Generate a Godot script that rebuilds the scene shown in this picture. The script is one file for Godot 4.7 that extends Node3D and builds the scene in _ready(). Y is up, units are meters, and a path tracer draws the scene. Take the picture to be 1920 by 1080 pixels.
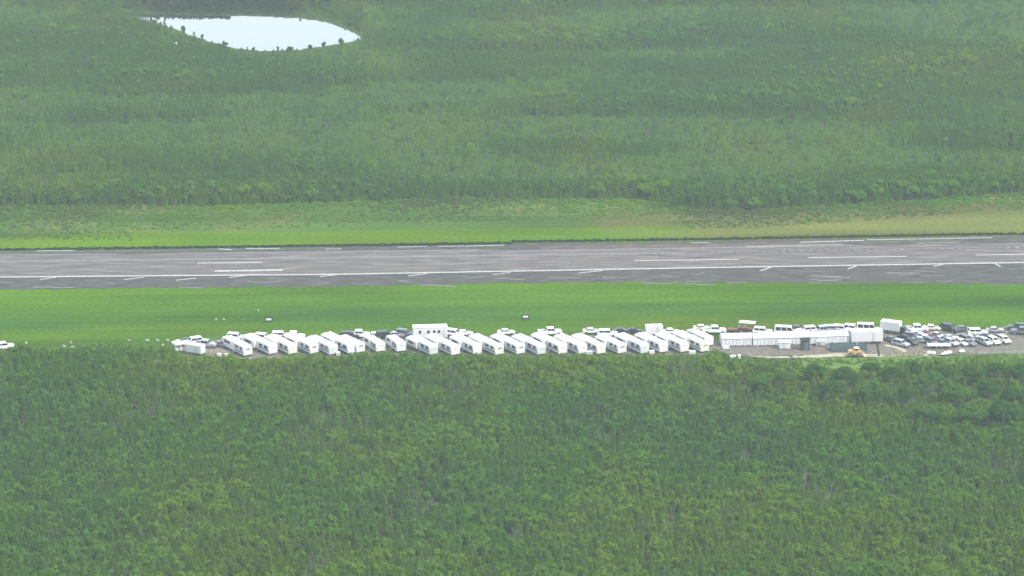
extends Node3D
# Aerial telephoto view of a swamp airstrip with a row of white travel trailers.
# u, v below are photograph pixels (1920 x 1080); ground_at() turns one into the point of flat ground seen there.

const EYE := Vector3(0, 222, 0)
const PITCH := 16.43
const FOCAL := 5900.0

var rng := RandomNumberGenerator.new()
var M := {}
var taken := {}
var near_edge: Array = []

# ------------------------------------------------------------------ pixel <-> ground
func ground_at(u: float, v: float, y := 0.0) -> Vector3:
	var p := deg_to_rad(PITCH)
	var dx := (u - 960.0) / FOCAL
	var dy := -(v - 540.0) / FOCAL
	var d := Vector3(dx, dy * cos(p) - sin(p), -cos(p) - dy * sin(p))
	var t := (y - EYE.y) / d.y
	return EYE + d * t

func pixel_of(w: Vector3) -> Vector2:
	var p := deg_to_rad(PITCH)
	var r := w - EYE
	var depth := -r.z * cos(p) - r.y * sin(p)
	var up := r.y * cos(p) - r.z * sin(p)
	return Vector2(960.0 + FOCAL * r.x / depth, 540.0 - FOCAL * up / depth)

func line_v(poly: Array, u: float) -> float:
	for i in range(poly.size() - 1):
		var a: Vector2 = poly[i]
		var b: Vector2 = poly[i + 1]
		if u <= b.x or i == poly.size() - 2:
			var t := clampf((u - a.x) / maxf(b.x - a.x, 0.001), 0.0, 1.0)
			return lerpf(a.y, b.y, t)
	return 0.0

# ------------------------------------------------------------------ nodes
func numbered(called: String) -> String:
	if not taken.has(called):
		taken[called] = 0
		return called
	taken[called] += 1
	return "%s_%03d" % [called, taken[called]]

func tag(o: Node, label: String, category: String, group := "") -> void:
	o.set_meta("label", label)
	o.set_meta("category", category)
	if group != "":
		o.set_meta("group", group)

func thing(called: String, label: String, category: String, at := Vector3.ZERO, turn := 0.0, group := "") -> Node3D:
	var o := Node3D.new()
	o.name = numbered(called)
	add_child(o)
	o.position = at
	o.rotation.y = turn
	tag(o, label, category, group)
	return o

func copy(root: Node3D, called: String, at: Vector3, turn: float, label: String, category: String, group: String) -> Node3D:
	var r: Node3D = root.duplicate()
	r.name = numbered(called)
	add_child(r)
	r.position = at
	r.rotation.y = turn
	tag(r, label, category, group)
	return r

func part(called: String, st: SurfaceTool, m: Material, parent: Node) -> MeshInstance3D:
	var o := MeshInstance3D.new()
	o.name = called
	o.mesh = st.commit()
	o.material_override = m
	parent.add_child(o, true)
	return o

func structure(called: String, mesh: Mesh, m: Material, parent: Node = null) -> MeshInstance3D:
	var o := MeshInstance3D.new()
	o.name = called
	o.mesh = mesh
	o.material_override = m
	if parent == null:
		add_child(o, true)
		o.set_meta("kind", "structure")
	else:
		parent.add_child(o, true)
	return o

# ------------------------------------------------------------------ shapes
func begin() -> SurfaceTool:
	var st := SurfaceTool.new()
	st.begin(Mesh.PRIMITIVE_TRIANGLES)
	return st

# convex polygon, turned to face away from c
func face(st: SurfaceTool, pts: Array, c: Vector3) -> void:
	var n: Vector3 = (pts[1] - pts[0]).cross(pts[2] - pts[0])
	if n.length() < 1e-9:
		return
	n = n.normalized()
	var mid := Vector3.ZERO
	for p in pts:
		mid += p
	mid /= pts.size()
	var ccw := n.dot(mid - c) >= 0.0
	if not ccw:
		n = -n
	for i in range(1, pts.size() - 1):
		var tri := [pts[0], pts[i + 1], pts[i]] if ccw else [pts[0], pts[i], pts[i + 1]]
		for q in tri:
			st.set_normal(n)
			st.add_vertex(q)

func box(st: SurfaceTool, c: Vector3, s: Vector3, bev := 0.03) -> void:
	var h := s * 0.5
	bev = minf(bev, minf(h.x, minf(h.y, h.z)) * 0.9)
	var P := {}
	for sx in [-1, 1]:
		for sy in [-1, 1]:
			for sz in [-1, 1]:
				for ax in 3:
					var q := Vector3(sx * (h.x - (0.0 if ax == 0 else bev)), sy * (h.y - (0.0 if ax == 1 else bev)), sz * (h.z - (0.0 if ax == 2 else bev)))
					P[[sx, sy, sz, ax]] = c + q
	for s1 in [-1, 1]:
		face(st, [P[[s1, -1, -1, 0]], P[[s1, 1, -1, 0]], P[[s1, 1, 1, 0]], P[[s1, -1, 1, 0]]], c)
		face(st, [P[[-1, s1, -1, 1]], P[[1, s1, -1, 1]], P[[1, s1, 1, 1]], P[[-1, s1, 1, 1]]], c)
		face(st, [P[[-1, -1, s1, 2]], P[[1, -1, s1, 2]], P[[1, 1, s1, 2]], P[[-1, 1, s1, 2]]], c)
		for s2 in [-1, 1]:
			face(st, [P[[-1, s1, s2, 1]], P[[1, s1, s2, 1]], P[[1, s1, s2, 2]], P[[-1, s1, s2, 2]]], c)
			face(st, [P[[s1, -1, s2, 0]], P[[s1, 1, s2, 0]], P[[s1, 1, s2, 2]], P[[s1, -1, s2, 2]]], c)
			face(st, [P[[s1, s2, -1, 0]], P[[s1, s2, 1, 0]], P[[s1, s2, 1, 1]], P[[s1, s2, -1, 1]]], c)
			for s3 in [-1, 1]:
				face(st, [P[[s1, s2, s3, 0]], P[[s1, s2, s3, 1]], P[[s1, s2, s3, 2]]], c)

# outline in x,y (metres), extruded in z; each point has its own half width
func extrude(st: SurfaceTool, outline: Array, halves: Array, zc := 0.0) -> void:
	var flat := PackedVector2Array(outline)
	var idx := Geometry2D.triangulate_polygon(flat)
	var mid := Vector3.ZERO
	for p in outline:
		mid += Vector3(p.x, p.y, 0)
	mid /= outline.size()
	mid.z = zc
	for sgn in [-1, 1]:
		for k in range(0, idx.size(), 3):
			var tri := []
			for j in 3:
				var i: int = idx[k + j]
				tri.append(Vector3(outline[i].x, outline[i].y, zc + sgn * halves[i]))
			var n: Vector3 = (tri[1] - tri[0]).cross(tri[2] - tri[0])
			if n.z * sgn > 0:
				tri = [tri[0], tri[2], tri[1]]
			else:
				n = -n
			for q in tri:
				st.set_normal(n.normalized())
				st.add_vertex(q)
	var area := 0.0
	for i in outline.size():
		var a: Vector2 = outline[i]
		var b: Vector2 = outline[(i + 1) % outline.size()]
		area += a.x * b.y - b.x * a.y
	for i in outline.size():
		var j: int = (i + 1) % outline.size()
		var a: Vector2 = outline[i]
		var b: Vector2 = outline[j]
		var out2 := Vector2(b.y - a.y, a.x - b.x) * signf(area)
		var m3 := Vector3((a.x + b.x) / 2, (a.y + b.y) / 2, zc)
		face(st, [Vector3(a.x, a.y, zc - halves[i]), Vector3(b.x, b.y, zc - halves[j]), Vector3(b.x, b.y, zc + halves[j]), Vector3(a.x, a.y, zc + halves[i])], m3 - Vector3(out2.x, out2.y, 0))

# tapered round bar
func bar(st: SurfaceTool, a: Vector3, b: Vector3, ra: float, rb: float, n := 8) -> void:
	var d := (b - a).normalized()
	var x := d.cross(Vector3.UP if absf(d.y) < 0.9 else Vector3.RIGHT).normalized()
	var y := d.cross(x)
	for i in n:
		var t0 := TAU * i / n
		var t1 := TAU * (i + 1) / n
		var d0 := x * cos(t0) + y * sin(t0)
		var d1 := x * cos(t1) + y * sin(t1)
		var mid := (a + b) * 0.5
		face(st, [a + d0 * ra, a + d1 * ra, b + d1 * rb, b + d0 * rb], mid)
		face(st, [b, b + d0 * rb, b + d1 * rb], mid)
		face(st, [a, a + d0 * ra, a + d1 * ra], mid)

# a lump with an uneven outline
func lump(st: SurfaceTool, c: Vector3, r: Vector3, seed_: int) -> void:
	var nz := FastNoiseLite.new()
	nz.seed = seed_
	nz.frequency = 0.8
	var rows := 6
	var cols := 9
	var pt := func(i: int, j: int) -> Vector3:
		var th := PI * i / rows
		var ph := TAU * (j % cols) / cols
		var d := Vector3(sin(th) * cos(ph), cos(th), sin(th) * sin(ph))
		return c + d * r * (1.0 + 0.45 * nz.get_noise_3dv(d * 1.7 + c))
	for i in rows:
		for j in cols:
			var a: Vector3 = pt.call(i, j)
			var b: Vector3 = pt.call(i + 1, j)
			var d2: Vector3 = pt.call(i + 1, j + 1)
			var e: Vector3 = pt.call(i, j + 1)
			if i == 0:
				face(st, [a, b, d2], c)
			elif i == rows - 1:
				face(st, [a, b, e], c)
			else:
				face(st, [a, b, d2], c)
				face(st, [a, d2, e], c)

# flat sheet on the ground from a pixel outline, with lengths in metres as its texture coordinates
func sheet(outline_px: Array, y: float, jag := 0.0, step := 12.0) -> ArrayMesh:
	var pts := PackedVector2Array()
	for i in outline_px.size():
		var a: Vector2 = outline_px[i]
		var b: Vector2 = outline_px[(i + 1) % outline_px.size()]
		var n := maxi(1, int(a.distance_to(b) / step)) if jag > 0.0 else 1
		for k in n:
			var q := a.lerp(b, float(k) / n)
			var w := ground_at(q.x, q.y)
			if jag > 0.0:
				w += Vector3(rng.randf_range(-jag, jag), 0, rng.randf_range(-jag, jag))
			pts.append(Vector2(w.x, w.z))
	return flat_mesh(pts, y)

func flat_mesh(pts: PackedVector2Array, y: float) -> ArrayMesh:
	var st := begin()
	var idx := Geometry2D.triangulate_polygon(pts)
	for k in range(0, idx.size(), 3):
		var a := pts[idx[k]]
		var b := pts[idx[k + 1]]
		var c := pts[idx[k + 2]]
		var tri := [a, b, c] if (b - a).cross(c - a) > 0.0 else [a, c, b]
		for q in tri:
			st.set_normal(Vector3.UP)
			st.set_uv(q)
			st.add_vertex(Vector3(q.x, y, q.y))
	return st.commit()

func stroke(px: Array, width: float, y: float) -> ArrayMesh:
	var st := begin()
	for i in range(px.size() - 1):
		var a := ground_at(px[i].x, px[i].y)
		var b := ground_at(px[i + 1].x, px[i + 1].y)
		var side := (b - a).cross(Vector3.UP).normalized() * width * 0.5
		var up := Vector3(0, y, 0)
		face(st, [a - side + up, b - side + up, b + side + up, a + side + up], Vector3(a.x, -100, a.z))
	return st.commit()

# ------------------------------------------------------------------ materials
func tone(r: float, g: float, b: float) -> Color:
	return Color(r, g, b).linear_to_srgb()

func mat(called: String, c: Color, rough := 0.6, metal := 0.0) -> StandardMaterial3D:
	var m := StandardMaterial3D.new()
	m.resource_name = called
	m.albedo_color = c
	m.roughness = rough
	m.metallic = metal
	M[called] = m
	return m

func noise_tex(freq: float, lo: Color, hi: Color, seed_: int, octaves := 5, size := 512) -> NoiseTexture2D:
	var n := FastNoiseLite.new()
	n.seed = seed_
	n.frequency = freq
	n.fractal_octaves = octaves
	var t := NoiseTexture2D.new()
	t.width = size
	t.height = size
	t.seamless = true
	t.noise = n
	var g := Gradient.new()
	g.set_color(0, lo)
	g.set_color(1, hi)
	g.set_offset(0, 0.2)
	g.set_offset(1, 0.8)
	t.color_ramp = g
	return t

func grain(m: StandardMaterial3D, t: Texture2D, scale: Vector3, world := true) -> void:
	m.albedo_texture = t
	m.uv1_triplanar = true
	m.uv1_world_triplanar = world
	m.uv1_scale = scale

func make_materials() -> void:
	var soft := noise_tex(0.02, Color(0.80, 0.80, 0.80), Color.WHITE, 3)
	var fine := noise_tex(0.05, Color(0.72, 0.72, 0.72), Color.WHITE, 5)
	var w := mat("white_panel", tone(0.74, 0.74, 0.77), 0.42)
	grain(w, noise_tex(0.015, Color(0.90, 0.895, 0.88), Color.WHITE, 9), Vector3(0.3, 0.3, 0.3))
	mat("cream_panel", tone(0.66, 0.64, 0.59), 0.45)
	mat("grey_panel", tone(0.54, 0.55, 0.60), 0.45)
	mat("white_paint", tone(0.80, 0.80, 0.80), 0.3)
	mat("roof_membrane", tone(0.76, 0.77, 0.79), 0.75)
	grain(M.roof_membrane, soft, Vector3(0.2, 0.2, 0.2))
	mat("canvas_white", tone(0.72, 0.72, 0.73), 0.85)
	grain(M.canvas_white, noise_tex(0.02, Color(0.86, 0.86, 0.88), Color.WHITE, 12), Vector3(0.25, 0.25, 0.25))
	mat("glass_dark", tone(0.02, 0.023, 0.03), 0.08)
	mat("grey_stripe", tone(0.22, 0.22, 0.26), 0.5)
	mat("pale_grey", tone(0.52, 0.53, 0.56), 0.55)
	mat("rubber", tone(0.025, 0.025, 0.025), 0.9)
	mat("steel", tone(0.45, 0.45, 0.46), 0.4, 0.6)
	mat("black_metal", tone(0.02, 0.02, 0.02), 0.5)
	mat("dark_grey", tone(0.055, 0.06, 0.068), 0.7)
	mat("slate_paint", tone(0.10, 0.14, 0.155), 0.65)
	mat("silver_paint", tone(0.42, 0.43, 0.47), 0.3, 0.3)
	mat("grey_paint", tone(0.14, 0.145, 0.17), 0.3)
	mat("dark_paint", tone(0.025, 0.03, 0.04), 0.25)
	mat("green_paint", tone(0.06, 0.09, 0.085), 0.35)
	mat("red_paint", tone(0.19, 0.025, 0.03), 0.4)
	mat("tan_paint", tone(0.52, 0.40, 0.30), 0.5)
	mat("cream_paint", tone(0.70, 0.70, 0.56), 0.5)
	mat("orange_paint", tone(0.60, 0.33, 0.14), 0.5)
	mat("lamp_clear", tone(0.6, 0.6, 0.6), 0.1)
	mat("lamp_red", tone(0.3, 0.02, 0.02), 0.2)
	mat("wood_dark", tone(0.055, 0.05, 0.045), 0.9)
	grain(M.wood_dark, fine, Vector3(1, 0.2, 1))
	mat("hose_brown", tone(0.22, 0.15, 0.12), 0.7)
	mat("limestone", tone(0.42, 0.43, 0.36), 0.9)
	grain(M.limestone, fine, Vector3(0.8, 0.8, 0.8))
	mat("road_paint", tone(0.72, 0.72, 0.70), 0.8)
	grain(M.road_paint, noise_tex(0.04, Color(0.34, 0.34, 0.36), Color.WHITE, 21), Vector3(0.05, 0.12, 0.6))
	mat("faded_paint", tone(0.46, 0.45, 0.46), 0.85)
	grain(M.faded_paint, noise_tex(0.04, Color(0.34, 0.34, 0.36), Color(0.9, 0.9, 0.9), 22), Vector3(0.03, 0.1, 0.6))
	mat("worn_paint", tone(0.30, 0.29, 0.29), 0.9)
	grain(M.worn_paint, noise_tex(0.04, Color(0.5, 0.5, 0.52), Color.WHITE, 23), Vector3(0.05, 0.1, 0.5))
	# pavements: long streaks of rubber and patching lie along the runway
	var streak := noise_tex(0.012, Color(0.58, 0.59, 0.62), Color(1.0, 0.96, 0.94), 31, 6, 1024)
	mat("runway_asphalt", tone(0.172, 0.153, 0.152), 0.9)
	grain(M.runway_asphalt, streak, Vector3(0.006, 0.1, 0.09))
	mat("shoulder_asphalt", tone(0.100, 0.088, 0.088), 0.95)
	grain(M.shoulder_asphalt, noise_tex(0.014, Color(0.45, 0.48, 0.46), Color(1.0, 0.99, 0.97), 33, 6, 1024), Vector3(0.010, 0.1, 0.13))
	mat("gravel_bed", tone(0.185, 0.162, 0.145), 0.95)
	grain(M.gravel_bed, noise_tex(0.02, Color(0.66, 0.66, 0.64), Color(1, 0.99, 0.97), 35, 6, 1024), Vector3(0.03, 0.1, 0.07))
	mat("bare_dirt", tone(0.27, 0.215, 0.185), 0.95)
	grain(M.bare_dirt, noise_tex(0.03, Color(0.66, 0.66, 0.62), Color.WHITE, 37), Vector3(0.08, 0.1, 0.12))
	mat("pale_sand", tone(0.46, 0.42, 0.32), 0.95)
	grain(M.pale_sand, noise_tex(0.03, Color(0.70, 0.70, 0.64), Color.WHITE, 38), Vector3(0.06, 0.1, 0.15))
	mat("swamp_floor", tone(0.042, 0.062, 0.024), 0.95)
	grain(M.swamp_floor, noise_tex(0.02, Color(0.55, 0.60, 0.52), Color.WHITE, 39, 6, 1024), Vector3(0.02, 0.02, 0.02))
	var gm := mat("mown_grass", Color.WHITE, 0.95)
	gm.vertex_color_use_as_albedo = true
	grain(gm, noise_tex(0.03, Color(0.70, 0.74, 0.68), Color.WHITE, 41, 6, 1024), Vector3(0.02, 0.1, 0.05))
	gm.specular_mode = BaseMaterial3D.SPECULAR_DISABLED
	var wm := mat("pond_water", tone(0.02, 0.028, 0.028), 0.04)
	wm.metallic_specular = 0.7
	wm.clearcoat_enabled = true
	wm.clearcoat = 1.0
	wm.clearcoat_roughness = 0.04
	var lf := mat("leaf", Color.WHITE, 0.7)
	lf.vertex_color_use_as_albedo = true
	lf.backlight_enabled = true
	lf.backlight = Color(0.95, 1.0, 0.8)
	lf.specular_mode = BaseMaterial3D.SPECULAR_DISABLED
	for k in TONES.size():
		var t: Array = TONES[k]
		var l2: StandardMaterial3D = lf.duplicate()
		l2.resource_name = "leaf_tone_%d" % k
		l2.albedo_color = tone(t[0], t[1], t[2])
		M["leaf_%d" % k] = l2
	for pair in [["broad_leaf", tone(0.085, 0.190, 0.026)], ["bright_leaf", tone(0.150, 0.275, 0.016)]]:
		var l3: StandardMaterial3D = lf.duplicate()
		l3.resource_name = pair[0]
		l3.albedo_color = pair[1]
		M[pair[0]] = l3
	mat("bark", tone(0.24, 0.24, 0.19), 0.95)
	grain(M.bark, fine, Vector3(1.5, 0.3, 1.5))

# leaf colours (linear): grey-green cypress, mid green, yellow-green, dark broadleaf, blue-green
const TONES := [[0.158, 0.306, 0.026], [0.138, 0.300, 0.018], [0.200, 0.322, 0.010], [0.052, 0.138, 0.018], [0.122, 0.266, 0.044]]

# ------------------------------------------------------------------ trees
func crown_mesh(kind: String, seed_: int, height: float, radius: float) -> ArrayMesh:
	var r := RandomNumberGenerator.new()
	r.seed = seed_
	var verts := PackedVector3Array()
	var norms := PackedVector3Array()
	var cols := PackedColorArray()
	var clumps := []
	if kind == "sedge":
		for k in 46:
			var a0 := r.randf() * TAU
			var q0 := radius * sqrt(r.randf())
			var foot := Vector3(cos(a0) * q0, 0, sin(a0) * q0)
			var tip := foot + Vector3(r.randfn() * 0.16, r.randf_range(0.55, 1.0), r.randfn() * 0.16) * height
			var wide := Vector3(r.randfn(), 0, r.randfn()).normalized() * r.randf_range(0.05, 0.11)
			var leafy := r.randf_range(0.94, 1.06)
			for q in [foot - wide, foot + wide, tip]:
				verts.append(q)
				norms.append((Vector3(0, 1, 0) + wide * 2.0).normalized())
				cols.append(Color(leafy, leafy, leafy))
	elif kind == "spire":
		# thin whorls of short sprays, widest low down, on a narrow upright crown
		for k in 560:
			var f := pow(r.randf(), 0.8)
			var y0 := lerpf(0.10, 1.0, f) * height
			var rad := radius * pow(1.0 - 0.92 * f, 0.6) * (0.85 + 0.2 * sin(f * 23.0 + seed_)) * sqrt(r.randf_range(0.15, 1.0))
			var a0 := r.randf() * TAU
			var pos := Vector3(cos(a0) * rad, y0, sin(a0) * rad)
			var outw := Vector3(cos(a0), 0, sin(a0))
			var x := (outw + Vector3(r.randfn() * 0.5, r.randf_range(-0.5, 0.4), r.randfn() * 0.5)).normalized() * r.randf_range(0.10, 0.20)
			var y := x.cross(Vector3(r.randfn(), r.randfn(), r.randfn())).normalized() * r.randf_range(0.05, 0.10)
			var n0 := (outw * 0.30 + Vector3(0, 1.0, 0)).normalized()
			var leafy := r.randf_range(0.94, 1.06)
			for q in [pos - x, pos + y, pos + x, pos - x, pos + x, pos - y]:
				verts.append(q)
				norms.append(n0)
				cols.append(Color(leafy, leafy, leafy))
	elif kind == "cypress":
		var n := 17
		for i in n:
			var f := float(i) / (n - 1)
			var hh := lerpf(0.30, 0.97, f) * height
			var rad := radius * (0.30 + 0.70 * sin(PI * clampf(0.18 + 0.80 * (1.0 - f), 0, 1))) * r.randf_range(0.45, 1.0)
			var a := r.randf() * TAU
			clumps.append([Vector3(cos(a) * rad, hh, sin(a) * rad), r.randf_range(0.36, 0.62) * radius])
	elif kind == "round":
		for i in 22:
			var a := r.randf() * TAU
			var e := asin(r.randf_range(-0.15, 1.0))
			var d := Vector3(cos(a) * cos(e), sin(e) * 0.80, sin(a) * cos(e))
			clumps.append([Vector3(0, height * 0.52, 0) + d * radius * r.randf_range(0.55, 0.85), r.randf_range(0.30, 0.48) * radius])
	else:
		for i in 8:
			var a := r.randf() * TAU
			var q := radius * sqrt(r.randf()) * 0.75
			clumps.append([Vector3(cos(a) * q, height * r.randf_range(0.25, 0.72), sin(a) * q), r.randf_range(0.34, 0.52) * radius])
	var per := 92 if kind == "cypress" else (130 if kind == "round" else 60)
	for c in clumps:
		var spray := r.randf_range(0.93, 1.07)
		var warm := r.randf_range(-0.06, 0.06)
		for k in per:
			var d := Vector3(r.randfn(), r.randfn(), r.randfn()).normalized()
			var pos: Vector3 = c[0] + d * c[1] * pow(r.randf(), 0.45) * Vector3(1, 0.75, 1)
			var nrm := (d + Vector3(0, 0.8, 0) + Vector3(r.randfn(), r.randfn(), r.randfn()) * 0.25).normalized()
			var x := nrm.cross(Vector3(r.randfn(), r.randfn(), r.randfn())).normalized()
			var y := nrm.cross(x)
			var s := r.randf_range(0.13, 0.25) * (1.15 if kind == "round" else 1.0)
			x *= s
			y *= s * 0.62
			var tint := spray * r.randf_range(0.95, 1.05)
			var col := Color(tint * (1.0 + warm), tint, tint * (1.0 - warm))
			for q in [pos - x, pos + y, pos + x, pos - x, pos + x, pos - y]:
				verts.append(q)
				norms.append(nrm)
				cols.append(col)
	var arr := []
	arr.resize(Mesh.ARRAY_MAX)
	arr[Mesh.ARRAY_VERTEX] = verts
	arr[Mesh.ARRAY_NORMAL] = norms
	arr[Mesh.ARRAY_COLOR] = cols
	var m := ArrayMesh.new()
	m.add_surface_from_arrays(Mesh.PRIMITIVE_TRIANGLES, arr)
	return m

func trunk_mesh(kind: String, seed_: int, height: float, radius: float) -> ArrayMesh:
	var r := RandomNumberGenerator.new()
	r.seed = seed_ + 77
	var st := begin()
	var lean := Vector3(r.randf_range(-0.2, 0.2), 0, r.randf_range(-0.2, 0.2))
	var top := height * (0.92 if kind == "cypress" else 0.6)
	var w := 0.075 if kind == "cypress" else 0.2
	var knee := Vector3(0, top * 0.4, 0) + lean
	bar(st, Vector3(0, -0.3, 0), knee, w * 1.4, w, 6)
	bar(st, knee, Vector3(0, top, 0) + lean * 1.6, w, w * 0.3, 6)
	for i in 7:
		var f := r.randf_range(0.35, 0.9)
		var a := r.randf() * TAU
		var p0 := knee.lerp(Vector3(0, top, 0) + lean * 1.6, (f - 0.3) / 0.7)
		bar(st, p0, p0 + Vector3(cos(a), r.randf_range(0.3, 0.8), sin(a)) * radius * 0.6, w * 0.45, w * 0.15, 4)
	return st.commit()

func scatter(called: String, parent: Node, crown: ArrayMesh, trunk: ArrayMesh, where: Array) -> void:
	if where.is_empty():
		return
	var me := ArrayMesh.new()
	if crown:
		me.add_surface_from_arrays(Mesh.PRIMITIVE_TRIANGLES, crown.surface_get_arrays(0))
		me.surface_set_material(0, M.leaf)
	if trunk:
		me.add_surface_from_arrays(Mesh.PRIMITIVE_TRIANGLES, trunk.surface_get_arrays(0))
		me.surface_set_material(me.get_surface_count() - 1, M.bark)
	var mm := MultiMesh.new()
	mm.transform_format = MultiMesh.TRANSFORM_3D
	mm.use_colors = true
	mm.mesh = me
	mm.instance_count = where.size()
	for i in where.size():
		var w: Array = where[i]
		var s: float = w[1]
		mm.set_instance_transform(i, Transform3D(Basis(Vector3.UP, w[2]).scaled(Vector3(s, s * w[4], s)), w[0]))
		mm.set_instance_color(i, w[3])
	var o := MultiMeshInstance3D.new()
	o.name = called
	o.multimesh = mm
	o.set_meta("kind", "stuff")
	parent.add_child(o, true)

var patch := FastNoiseLite.new()
var patch2 := FastNoiseLite.new()
var band := FastNoiseLite.new()
var gap := FastNoiseLite.new()

var marsh := []      # [ground point, half width, half depth, wetness]
var thin := []       # open places where trunks show
var drifts := []     # [ground point, radius in metres, + yellow-green / - blue-green]

func drift(p: Vector3) -> float:
	var a := patch.get_noise_2d(p.x, p.z * 0.55)
	for d in drifts:
		var q := Vector2((p.x - d[0].x) / d[1], (p.z - d[0].z) / (d[1] * 1.4))
		a += d[2] * exp(-q.length_squared() * 1.5)
	return a

func openness(p: Vector3, x: float, z: float) -> float:
	var a := gap.get_noise_2d(x, z)
	for d in thin:
		var q := Vector2((p.x - d[0].x) / d[1], (p.z - d[0].z) / (d[1] * 1.6))
		a += d[2] * exp(-q.length_squared() * 1.5)
	return a

func leaf_tone(p: Vector3) -> Color:
	# kinds of plant grow in drifts: grey-green, mid green, yellow-green, blue-green
	var a := drift(p)
	var b := patch2.get_noise_2d(p.x, p.z * 0.55)
	var c := Color(TONES[0][0], TONES[0][1], TONES[0][2])
	c = c.lerp(Color(TONES[1][0], TONES[1][1], TONES[1][2]), clampf(0.5 + 1.6 * b, 0, 1))
	c = c.lerp(Color(TONES[2][0], TONES[2][1], TONES[2][2]), clampf(a * 2.0 - 0.10, 0, 0.85))
	c = c.lerp(Color(TONES[4][0], TONES[4][1], TONES[4][2]), clampf(-a * 2.0 - 0.10, 0, 0.85))
	return c * rng.randf_range(0.93, 1.08)

const NEAR_TOP := [Vector2(-300, 640), Vector2(0, 652), Vector2(30, 646), Vector2(110, 654), Vector2(200, 644), Vector2(315, 650), Vector2(345, 668), Vector2(400, 665), Vector2(470, 676), Vector2(560, 664), Vector2(630, 669), Vector2(700, 661), Vector2(760, 660), Vector2(810, 667), Vector2(900, 662), Vector2(1000, 666), Vector2(1180, 664), Vector2(1300, 665), Vector2(1350, 660), Vector2(1400, 673), Vector2(1500, 675), Vector2(1560, 686), Vector2(1640, 684), Vector2(1700, 676), Vector2(1750, 672), Vector2(1850, 668), Vector2(1960, 666), Vector2(2220, 662)]
const FAR_FOOT := [Vector2(-300, 392), Vector2(0, 389), Vector2(400, 389), Vector2(700, 379), Vector2(900, 375), Vector2(1200, 377), Vector2(1300, 396), Vector2(1420, 396), Vector2(1600, 386), Vector2(1800, 372), Vector2(1920, 364), Vector2(2220, 350)]
const POND_FAR := [Vector2(232, 25), Vector2(300, 28), Vector2(470, 31), Vector2(560, 35), Vector2(610, 42), Vector2(650, 56), Vector2(676, 70)]
const POND_NEAR := [Vector2(232, 28), Vector2(280, 41), Vector2(330, 55), Vector2(380, 74), Vector2(440, 91), Vector2(500, 96), Vector2(560, 93), Vector2(640, 82), Vector2(676, 73)]

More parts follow.
